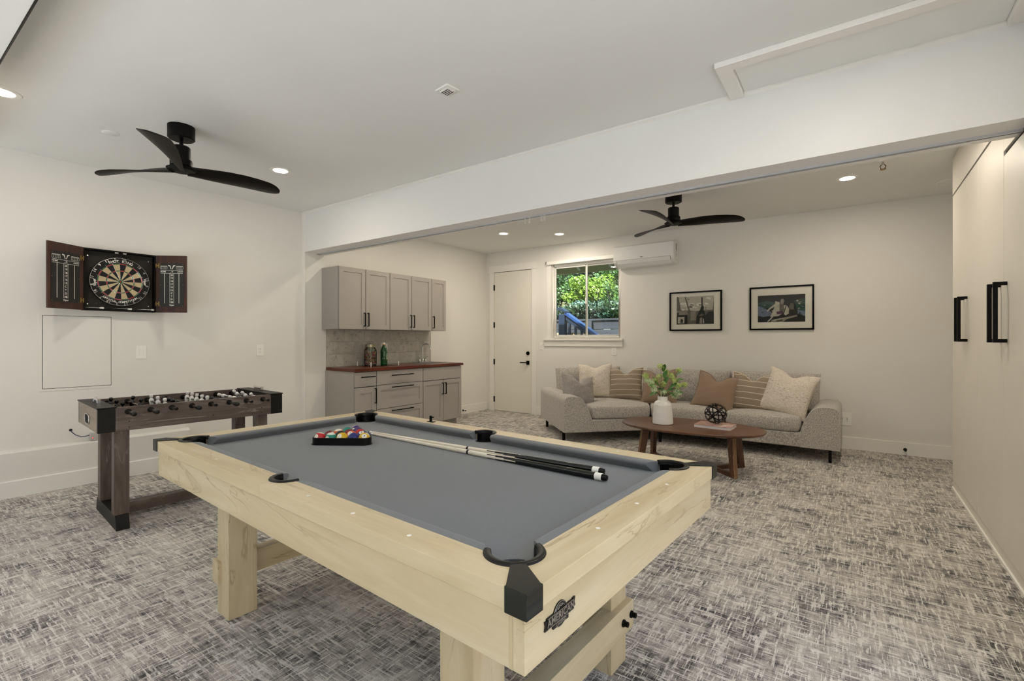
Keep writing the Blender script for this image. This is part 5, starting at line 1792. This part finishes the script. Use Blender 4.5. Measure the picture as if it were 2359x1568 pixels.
def leafmat(name, a, b_):
    k = Mat(name)
    k.col(k.ramp(k.noise(k.coord((1, 1, 1), 3.0), 18, 3), [(0.3, a), (0.7, b_)]))
    k.set(Roughness=0.5)
    k.b.inputs['Subsurface Weight'].default_value = 0.0
    return k.m
LEAF = leafmat('leaf_green', '#386A2A', '#5A8C40')
FLW = leafmat('floret_green', '#A3BC62', '#D8E496')
FLW2 = leafmat('floret_pale', '#B7D296', '#E0ECC8')
rf = random.Random(21)
def zpos(zx, zy, dep):
    u, v = zx / 7.127 + 1460, zy / 7.127 + 820
    s_ = 217.0
    return rt * ((u - 1527) / s_) + fwd * dep + Vector((0, 0, 1.3 - (v - 780) / s_ - VP.z - 0.262))
cl_pts = [(415, 160), (740, 235), (200, 315), (850, 465), (285, 425), (310, 525), (690, 590), (475, 580), (440, 335), (545, 255), (640, 385), (490, 455), (600, 320), (700, 470), (240, 395), (380, 400), (650, 640), (740, 620)]
for ci, (zx, zy) in enumerate(cl_pts):
    dep = rf.uniform(-0.07, 0.07)
    P = zpos(zx, zy, dep)
    base_ = Vector((rf.uniform(-0.02, 0.02), rf.uniform(-0.02, 0.02), -0.03))
    mid = base_.lerp(P, 0.5) + Vector((0, 0, 0.045 if P.z < 0.12 else 0.0))
    if P.z < 0.03: mid.z = max(mid.z, 0.06)
    MB().tube([base_, base_.lerp(mid, 0.5) + Vector((0, 0, 0.012)), mid, mid.lerp(P, 0.6) + Vector((0, 0, 0.008)), P], [0.0025, 0.0023, 0.002, 0.0017, 0.0012], 5).build('stem', STEM, fl, smooth=60)
    m = MB()
    big = 0.044 if ci in (6, 16, 17, 4, 5) else 0.034
    for q in range(60):
        d = Vector((rf.gauss(0, 1), rf.gauss(0, 1), rf.gauss(0.35, 0.8))).normalized()
        c = P + d * big * rf.uniform(0.45, 1.05)
        s_ = rf.uniform(0.006, 0.0095)
        a_ = d.cross(Vector((rf.random(), rf.random(), rf.random()))).normalized()
        b_ = d.cross(a_)
        for w5 in range(4):
            t0 = w5 * PI / 2
            u0 = (a_ * math.cos(t0) + b_ * math.sin(t0))
            u1 = (a_ * math.cos(t0 + 0.8) + b_ * math.sin(t0 + 0.8))
            m.add([c, c + u0 * s_ + d * s_ * 0.3, c + (u0 + u1) * s_ * 0.95 + d * s_ * 0.6, c + u1 * s_ + d * s_ * 0.3], [(0, 1, 2, 3)])
    m.build('flower_head', FLW2 if ci in (4, 5, 6, 7, 16, 17, 14) else FLW, fl)
def leaf(P, d, L, W_):
    m = MB()
    d = d.normalized()
    sd_ = d.cross(Vector((0.1, -0.3, 1))).normalized()
    up = sd_.cross(d)
    for i in range(8):
        k = i / 7
        wd = W_ * math.sin(PI * min(1, k * 0.92 + 0.06)) ** 0.8
        c = P + d * L * k - up * (0.25 * L * k * k)
        m.v += [c - sd_ * wd + up * wd * 0.25, c, c + sd_ * wd + up * wd * 0.25]
    for i in range(7):
        for j in range(2):
            m.f.append([i * 3 + j, i * 3 + j + 1, i * 3 + j + 4, i * 3 + j + 3]); m.mi.append(0)
    m.build('leaf', LEAF, fl, smooth=60)
for zx, zy, ax_, az_ in ((490, 300, 0.1, 1), (475, 200, -0.1, 1), (700, 380, 0.8, 0.5), (350, 590, -1, -0.1), (670, 290, 0.5, 0.8), (420, 480, -0.5, 0.6), (560, 540, 0.3, 0.2), (700, 560, 0.9, 0), (720, 470, 0.9, 0.1), (400, 430, -0.3, 0.8), (600, 480, 0.5, 0.5), (520, 420, 0.2, 0.9), (640, 440, 0.6, 0.6), (330, 470, -0.8, 0.3), (450, 520, -0.6, 0.1), (590, 590, 0.7, -0.2)):
    P = zpos(zx, zy, rf.uniform(-0.06, 0.06))
    leaf(P - (rt * ax_ + Vector((0, 0, az_))).normalized() * 0.03, rt * ax_ + Vector((0, 0, az_)) + fwd * rf.uniform(-0.6, 0.3), rf.uniform(0.08, 0.11), rf.uniform(0.024, 0.033))

# book and orb
bk = thing('coffee_table_book', 'flat pink patterned hardcover book on the coffee table', 'book', (-1.13, 5.10, TZ + 0.0004), R(-2))
k = Mat('book_cover')
vv = k.coord()
c = k.ramp(k.noise(vv, 22, 3), [(0.35, '#B98E82'), (0.6, '#D0AC9F')])
c = k.mix(k.ramp(k.noise(vv, 38, 2, 0.5, 0.8), [(0.62, 0.0), (0.66, 1.0)]), c, '#7E4F45')
c = k.mix(k.ramp(k.noise(vv, 15, 2, 0.5, 0.4), [(0.64, 0.0), (0.67, 1.0)]), c, '#E6DCD2')
k.col(c); k.set(Roughness=0.35)
MB().box(-0.172, 0.172, -0.128, 0.128, 0.0, 0.0025).build('back_cover', k.m, bk)
MB().box(-0.169, 0.169, -0.124, 0.126, 0.0026, 0.0254).build('pages', paint('paper', '#D9D7D6', 0.8), bk)
MB().box(-0.172, 0.172, -0.128, 0.128, 0.0255, 0.0285).build('front_cover', k.m, bk, bevel=0.0008)
MB().box(-0.172, 0.172, 0.1262, 0.128, 0.0026, 0.0254).build('spine', k.m, bk)
ob = thing('decorative_orb', 'black openwork orb of metal bands on the book', 'ornament', (-1.125, 5.10, TZ + 0.029 + 0.1065))
orbm = paint('orb_bronze', '#1B1511', 0.4, metal=0.5)
axes = [(0, 0, 1), (1, 0, 0.15), (0.1, 1, 0.1), (1, 1, 0.6), (-1, 1, 0.6), (1, -0.2, 1.1), (-1, -0.2, 1.1), (0.2, 1, 1.1), (0.1, -1, 1.0)]
for i, a in enumerate(axes):
    m = MB()
    ro = 0.106 - 0.0012 * (i % 4)
    n = 48
    hw = 0.0055
    for q in range(n):
        t = 2 * PI * q / n
        for r_, z in ((ro, hw), (ro, -hw), (ro - 0.0016, -hw), (ro - 0.0016, hw)):
            m.v.append(Vector((r_ * math.cos(t), r_ * math.sin(t), z)))
    for q in range(n):
        for j in range(4):
            m.f.append([q * 4 + j, ((q + 1) % n) * 4 + j, ((q + 1) % n) * 4 + (j + 1) % 4, q * 4 + (j + 1) % 4][::-1]); m.mi.append(0)
    o = m.build('band', orbm, ob, smooth=40)
    o.rotation_mode = 'QUATERNION'
    o.rotation_quaternion = Vector(a).normalized().to_track_quat('Z', 'X')

# ================================================================== FRAMED PICTURES
TON = {k: paint('print_' + k, c, 0.6, var=0.12, scale=25) for k, c in dict(black='#100F0D', dark='#2B2825', mid='#67625A', soft='#8F897E', light='#BDB7AC', white='#E4E2DC', teal='#2F4A46', blue='#6C7590', plum='#5A3050').items()}
TK = list(TON)
def picture(label, x0, x1, z0, z1, px, pz, shapes, bg):
    cx_, cz_ = (x0 + x1) / 2, (z0 + z1) / 2
    W, Hh = x1 - x0, z1 - z0
    t = thing('framed_picture', label, 'picture', (cx_, YF, cz_), 0, 'framed photographs on the far wall')
    fw_, d = 0.019, 0.028
    m = MB()
    for (a, b_, c, e) in ((-W / 2, -W / 2 + fw_, -Hh / 2, Hh / 2), (W / 2 - fw_, W / 2, -Hh / 2, Hh / 2), (-W / 2 + fw_, W / 2 - fw_, -Hh / 2, -Hh / 2 + fw_), (-W / 2 + fw_, W / 2 - fw_, Hh / 2 - fw_, Hh / 2)):
        m.box(a, b_, -d, 0, c, e)
    m.build('frame', BLACK, t, bevel=0.0012, segs=1)
    MB().box(-W / 2 + fw_, W / 2 - fw_, -0.012, -0.002, -Hh / 2 + fw_, Hh / 2 - fw_).build('mat_board', paint('mat_board', '#F1ECE3', 0.8), t)
    p = MB()
    X = lambda q: px[0] + (px[1] - px[0]) * q
    Z = lambda q: pz[0] + (pz[1] - pz[0]) * q
    p.cur = TK.index(bg)
    p.box(px[0], px[1], -0.0126, -0.012, pz[0], pz[1])
    for i, (ton, pts) in enumerate(shapes):
        p.cur = TK.index(ton)
        yy = -0.0127 - i * 0.00005
        pl = [(X(a), Z(b_)) for a, b_ in pts]
        ar = sum(pl[i][0] * pl[(i + 1) % len(pl)][1] - pl[(i + 1) % len(pl)][0] * pl[i][1] for i in range(len(pl)))
        if ar < 0: pl = pl[::-1]
        p.add([(a, yy, b_) for a, b_ in pl], [tuple(range(len(pl)))])
    p.build('print', list(TON.values()), t)
    MB().box(-W / 2 + fw_, W / 2 - fw_, -0.020, -0.018, -Hh / 2 + fw_, Hh / 2 - fw_).build('glazing', PICG, t)
rect = lambda a, b_, c, d: [(a, c), (b_, c), (b_, d), (a, d)]
rp = random.Random(4)
s1 = [('light', [(0.05, 1.0), (0.12, 0.52), (0.5, 0.47), (0.97, 0.5), (1.0, 1.0)])]  # pale top, streaks and mullions: window reflection painted into the print
for i in range(26):
    a, b_ = rp.uniform(0.08, 0.86), rp.uniform(0.5, 0.93)
    l, h = rp.uniform(0.06, 0.16), rp.uniform(0.015, 0.05)
    s1.append((rp.choice(('white', 'white', 'soft', 'white', 'mid')), [(a, b_), (a + l, b_ - h), (a + l * 1.1, b_ + h * 0.3), (a + l * 0.4, b_ + h)]))
s1 += [('mid', [(0.22, 1), (0.25, 1), (0.37, 0.5), (0.35, 0.0), (0.31, 0.0), (0.32, 0.5)]), ('dark', rect(0.67, 0.71, 0.5, 0.95)), ('soft', rect(0.0, 0.3, 0.42, 0.5)), ('dark', rect(0.02, 0.3, 0.0, 0.42)), ('soft', rect(0.06, 0.3, 0.34, 0.44)),
       ('black', rect(0.0, 0.29, 0.0, 0.31)), ('light', [(0.03, 0.03), (0.21, 0.04), (0.22, 0.27), (0.03, 0.27)]), ('dark', [(0.10, 0.05), (0.17, 0.05), (0.18, 0.15), (0.15, 0.2), (0.11, 0.19)]), ('soft', rect(0.38, 0.53, 0.08, 0.46)), ('mid', rect(0.38, 0.53, 0.08, 0.14)),
       ('black', [(0.53, 0.0), (0.55, 0.28), (0.60, 0.42), (0.64, 0.52), (0.72, 0.52), (0.76, 0.45), (0.78, 0.2), (0.80, 0.0)]), ('dark', [(0.76, 0.0), (0.77, 0.3), (0.86, 0.43), (1.0, 0.44), (1.0, 0.0)]),
       ('black', [(0.65, 0.50), (0.66, 0.62), (0.70, 0.68), (0.74, 0.63), (0.74, 0.52)]), ('soft', [(0.62, 0.02), (0.64, 0.22), (0.69, 0.25), (0.70, 0.02)]), ('light', [(0.72, 0.03), (0.715, 0.2), (0.735, 0.2), (0.75, 0.03)]), ('mid', [(0.60, 0.3), (0.68, 0.38), (0.75, 0.33), (0.68, 0.28)])]
picture('black framed black and white photo of a seated person beside a television', -2.148, -1.445, 1.412, 1.960, (-0.252, 0.247), (-0.183, 0.205), s1, 'mid')
s2 = [('teal', [(0, 0.72), (0.2, 0.80), (0.4, 0.72), (0.33, 0.5), (0.0, 0.55)]), ('blue', [(0.0, 0.25), (0.0, 0.62), (0.12, 0.55), (0.28, 0.4), (0.34, 0.25), (0.12, 0.2)]), ('teal', [(0.78, 0.78), (1.0, 0.84), (1.0, 0.35), (0.82, 0.45)]), ('blue', [(0.8, 0.45), (1.0, 0.38), (1.0, 0.2), (0.84, 0.3)])]  # teal and blue patches: outdoor reflection painted into the print
for i in range(34):
    lft = rp.random() < 0.6
    a, b_ = (rp.uniform(0.0, 0.3), rp.uniform(0.22, 0.7)) if lft else (rp.uniform(0.8, 0.95), rp.uniform(0.25, 0.78))
    s_ = rp.uniform(0.012, 0.035)
    s2.append((rp.choice(('soft', 'mid', 'teal', 'black', 'blue', 'light')), [(a, b_), (a + s_, b_ - s_ * 0.8), (a + s_ * 1.6, b_ + s_ * 0.4), (a + s_ * 0.6, b_ + s_)]))
s2 += [('mid', [(0.70, 0.68), (0.77, 0.66), (0.77, 0.45), (0.69, 0.44), (0.66, 0.55)]), ('dark', [(0.66, 0.45), (0.84, 0.45), (0.85, 0.18), (0.66, 0.16)]),
       ('light', [(0.38, 0.78), (0.46, 0.74), (0.52, 0.62), (0.52, 0.3), (0.44, 0.22), (0.27, 0.2), (0.33, 0.42), (0.37, 0.6)]), ('light', [(0.36, 0.66), (0.40, 0.74), (0.42, 0.62), (0.3, 0.52), (0.22, 0.40), (0.19, 0.42), (0.26, 0.54)]),
       ('light', [(0.56, 0.62), (0.62, 0.62), (0.67, 0.48), (0.66, 0.3), (0.6, 0.24), (0.55, 0.3)]), ('mid', [(0.47, 0.7), (0.55, 0.7), (0.57, 0.45), (0.50, 0.3), (0.47, 0.45)]), ('plum', [(0.40, 0.38), (0.52, 0.42), (0.56, 0.32), (0.42, 0.28)]),
       ('soft', [(0.485, 0.72), (0.50, 0.84), (0.545, 0.86), (0.57, 0.78), (0.55, 0.68), (0.51, 0.66)]), ('black', [(0.47, 0.74), (0.46, 0.9), (0.52, 0.99), (0.60, 0.94), (0.62, 0.82), (0.58, 0.72), (0.575, 0.83), (0.53, 0.87), (0.49, 0.83)]),
       ('dark', [(0.61, 0.66), (0.63, 0.66), (0.55, 0.22), (0.53, 0.22)]), ('light', [(0.20, 0.02), (0.24, 0.02), (0.36, 0.24), (0.33, 0.24)]),
       ('soft', [(0.28, 0.0), (0.30, 0.09), (0.38, 0.11), (0.62, 0.18), (0.83, 0.25), (0.84, 0.20), (0.62, 0.10), (0.56, 0.02), (0.45, 0.0)]), ('dark', [(0.38, 0.04), (0.52, 0.09), (0.54, 0.05), (0.42, 0.02)]), ('light', [(0.33, 0.05), (0.36, 0.1), (0.6, 0.16), (0.6, 0.145), (0.4, 0.08)])]
picture('black framed dark concert photo of a guitarist in a light jacket', -1.107, -0.391, 1.413, 1.966, (-0.262, 0.265), (-0.178, 0.165), s2, 'black')

# ================================================================== OUTSIDE THE WINDOW
struct(MB().box(-30, 25, -30, 40, -0.35, -0.20).build('ground', paint('ground_soil', '#6B6252', 0.95, var=0.3, scale=2.0)))
struct(MB().box(0.86, 7, GY - 0.16, 4.5, -0.199, -0.02).build('bounce_slab_side', paint('side_slab_concrete', '#B5B5B2', 0.9, var=0.1)))  # unseen slab added to bounce daylight in through the right bay
struct(MB().box(-9, 7, -14, GY - 0.16, -0.199, -0.02).build('bounce_slab_front', paint('concrete', '#B3BABF', 0.9, var=0.1)))  # unseen pale slab added to bounce sunlight up onto the ceiling
hill = MB()
def hf(i, j):
    x = -24 + 40 * i
    y = 10.3 + 16 * j
    z = 1.4 + 6.5 * j ** 0.9 + 0.35 * math.sin(x * 0.9 + y) * j + 0.2 * math.sin(x * 2.1 - y * 1.3)
    return (x, y, z)
hill.grid(hf, 60, 30)
struct(hill.build('hill', paint('hill_scrub', '#3E4A2A', 0.95, var=0.5, scale=3.0), smooth=80), 'overgrown green slope rising behind the house')
gw = MB()
gw.box(5.2, 5.4, -6, 9, -0.2, 3.0)
struct(gw.build('bounce_wall', paint('warm_stucco', '#B8AC98', 0.9, var=0.05)))  # unseen wall added to block sky and bounce warm light in
hf_ = MB()
def hg(i, j):
    x = -34 + 60 * i
    y = -7.5 - 8 * j
    return (x, y, -0.1 + 9.0 * j ** 0.45 + (0.6 * math.sin(x * 0.7) + 0.4 * math.sin(x * 1.9 + 1)) * min(1, j * 3))
hf_.grid(hg, 70, 24)
struct(hf_.build('hillside_front', paint('rocky_scrub', '#4A4F3C', 0.95, var=0.5, scale=1.5), smooth=80))  # unseen slope, made close and steep to block the sky
ev = thing('roof_eave', 'olive green roof eave with pale rafter ends above the window', 'eave', (-3.6, 7.35, 2.46))
OLIVE = paint('olive_paint', '#A3A87C', 0.7)
MB().box(-2.2, 2.2, 0.22, 0.26, 0.0, 0.22).build('fascia', OLIVE, ev)
MB().prism([(-0.26, 0.38), (0.22, 0.12), (0.22, 0.16), (-0.26, 0.42)], 'x', -2.2, 2.2).build('soffit', OLIVE, ev)
for xx in (-1.55, -0.95, -0.35, 0.25, 0.85, 1.45):
    MB().prism([(-0.26, 0.30), (0.215, 0.04), (0.215, 0.118), (-0.26, 0.378)], 'x', xx, xx + 0.045).build('rafter', paint('rafter_paint', '#C9CBB8', 0.7), ev)  # pale strips: a diagonal reflection put into the rafter colour
# retaining wall of dark planks
NAVYW = wood('dark_planks', '#15171C', '#23262D', '#31353D', '#0B0C0E', axis='x', s=1.2, rough=0.7)
rw = thing('retaining_wall', 'dark stained plank retaining wall below the bushes', 'retaining wall', (-4.6, 9.7, -0.2))
for i in range(10):
    MB().box(-2.2, 3.0, 0, 0.06, i * 0.19, i * 0.19 + 0.18).build('plank', NAVYW, rw, bevel=0.004)
MB().box(-2.2, 3.0, -0.03, 0.12, 1.9, 1.94).build('cap_board', NAVYW, rw, bevel=0.004)
for xx in (-1.6, -0.2, 1.2):
    MB().box(xx, xx + 0.09, -0.06, 0.0, 0, 1.9).build('post', NAVYW, rw)
rw2 = thing('raised_planter', 'upper dark plank terrace wall behind the stair rail', 'retaining wall', (-6.6, 10.4, -0.2))
for i in range(12):
    MB().box(-1.5, 1.6, 0, 0.06, i * 0.19, i * 0.19 + 0.18).build('plank', NAVYW, rw2, bevel=0.004)
# stair with painted railing
NAVY = paint('navy_paint', '#1F2A3A', 0.35, var=0.1)
BLUEP = paint('blue_rail_paint', '#26406E', 0.3, var=0.05)
stl = thing('stair_railing', 'navy stair railing with blue sloped handrail outside the window', 'railing', (-4.72, 8.40, -0.2))
MB().box(-0.08, 0.06, -0.055, 0.055, 0, 1.99).build('newel_post', NAVY, stl, bevel=0.006)
MB().prism([(-0.75, 2.07), (-0.05, 2.07), (0.1, 2.0), (0.1, 2.04), (-0.03, 2.12), (-0.75, 2.12)], 'y', -0.08, 0.08).build('top_rail', NAVY, stl)
MB().prism([(0.06, 1.98), (0.06, 2.045), (2.4, 0.48), (2.4, 0.415)], 'y', -0.07, 0.07).build('handrail', BLUEP, stl, bevel=0.004)
MB().prism([(0.06, 1.88), (0.06, 1.975), (2.4, 0.41), (2.4, 0.315)], 'y', -0.03, 0.03).build('sub_rail', NAVY, stl)
for i in range(16):
    x = 0.14 + i * 0.135
    zt = 1.975 - (x - 0.06) * 0.669 - 0.06
    MB().box(x - 0.02, x + 0.02, -0.02, 0.02, max(0.0, zt - 1.0), zt).build('baluster', NAVY, stl)
for i in range(5):
    x = -0.2 - i * 0.13
    MB().box(x - 0.02, x + 0.02, -0.02, 0.02, 0.9, 2.07).build('baluster', NAVY, stl)
sts = thing('outdoor_stair', 'pale timber outdoor steps behind the railing', 'stairs', (-4.72, 8.55, -0.2))
TREAD = wood('tread_wood', '#8C7A58', '#A89570', '#BFAE8A', '#6E5E42', axis='y', s=1.0, rough=0.7)
for i in range(9):
    x = -0.1 + i * 0.26
    z = 1.62 - i * 0.174
    MB().box(x, x + 0.29, 0.0, 0.95, z - 0.04, z).build('tread', TREAD, sts)
    MB().box(x + 0.25, x + 0.27, 0.0, 0.95, 0.0 if i == 8 else z - 0.20, z - 0.0402).build('riser', paint('riser_paint', '#55606E', 0.6), sts)
MB().box(-1.4, -0.1, 0.0, 0.95, 1.58, 1.62).build('landing', TREAD, sts)
for x in (-1.3, -0.2):
    MB().box(x, x + 0.09, 0.05, 0.14, 0, 1.58).build('post', NAVY, sts)
    MB().box(x, x + 0.09, 0.8, 0.89, 0, 1.58).build('post', NAVY, sts)

GM = {k: leafmat('foliage_' + k, a, b_) for k, (a, b_) in dict(bright=('#4E7012', '#86A02C'), mid=('#2A4C1A', '#4C6C2C'), dark=('#162C13', '#2A4622'), grey=('#3C4A35', '#626E54'), teal=('#2A4C3E', '#4A6A57'), straw=('#6E7450', '#98966E')).items()}
def bush(label, px, v, Y, rx, rz, n, mat, lsz, seed, trunk=True, dome=False, gname='bushes on the slope'):
    a = (px - 1179.5) / 1105.0
    dx, dy = a * math.cos(YAW) - math.sin(YAW), a * math.sin(YAW) + math.cos(YAW)
    t_ = Y / dy
    c = Vector((dx * t_, Y, 1.3 + (780 - v) / 1105.0 * t_))
    rr = random.Random(seed)
    gz = 1.3
    t = thing('bush', label, 'bush', (c.x, c.y, gz), 0, gname)
    m = MB()
    cz = c.z - gz
    lobes = [(Vector((rr.uniform(-0.7, 0.7) * rx, rr.uniform(-0.6, 0.6) * rx, rr.uniform(-0.75, 0.75) * rz)), rr.uniform(0.28, 0.45)) for _ in range(16)]
    for i in range(n):
        L, lr = rr.choice(lobes)
        d = Vector((rr.gauss(0, 1), rr.gauss(0, 1), rr.gauss(0.2, 1))).normalized()
        p = Vector((0, 0, cz)) + L + Vector((d.x * rx * lr, d.y * rx * lr, d.z * rz * lr)) * rr.uniform(0.75, 1.05)
        s_ = lsz * rr.uniform(0.6, 1.3)
        nrm = (d + Vector((rr.uniform(-1, 1), rr.uniform(-1, 1), rr.uniform(-0.6, 1))) * 0.8).normalized()
        u = nrm.cross(Vector((rr.random(), rr.random(), rr.random() + 0.1))).normalized()
        w_ = nrm.cross(u)
        m.add([p - u * s_, p - w_ * s_ * 0.45, p + u * s_, p + w_ * s_ * 0.45], [(0, 1, 2, 3)])
    m.build('foliage', GM[mat], t)
    k = MB()
    for i in range(4):
        L, lr = lobes[i]
        k.tube([(0.05 * i - 0.08, 0, -0.4), Vector((0, 0, cz * 0.5)) + L * 0.3, Vector((0, 0, cz)) + L * 0.8], [0.035, 0.025, 0.012], 6)
    k.build('branches', paint('branch_bark', '#4A4036', 0.9), t, smooth=60)
bush('bright yellow-green domed shrub in the middle of the window view', 1375, 672, 10.9, 0.62, 0.45, 4200, 'bright', 0.035, 1)
bush('bright green shrub left of the window mullion', 1333, 682, 10.7, 0.36, 0.30, 2000, 'bright', 0.032, 2)
bush('blue-green shrub under the bright shrubs', 1372, 716, 10.75, 0.72, 0.24, 2600, 'teal', 0.035, 3)
bush('dark leafy bush at the left edge of the window view', 1290, 685, 11.2, 0.55, 0.60, 3000, 'mid', 0.05, 4)
bush('grey-green bush high on the slope in the left pane', 1306, 645, 13.5, 1.2, 0.65, 3200, 'grey', 0.06, 5)
bush('leafy green bush at the upper right of the window view', 1415, 650, 12.2, 0.6, 0.5, 2800, 'mid', 0.055, 6)
bush('dark bush high on the slope in the right pane', 1385, 632, 14.5, 1.5, 0.6, 3200, 'dark', 0.07, 7)
bush('pale green shrub at the right edge of the window view', 1418, 695, 10.6, 0.35, 0.45, 1800, 'mid', 0.035, 8)
bush('straw-coloured grass tuft behind the stair newel', 1308, 714, 10.6, 0.16, 0.22, 700, 'straw', 0.05, 9)
bush('dark undergrowth along the top of the plank wall', 1345, 722, 10.8, 1.3, 0.25, 3600, 'dark', 0.05, 10)
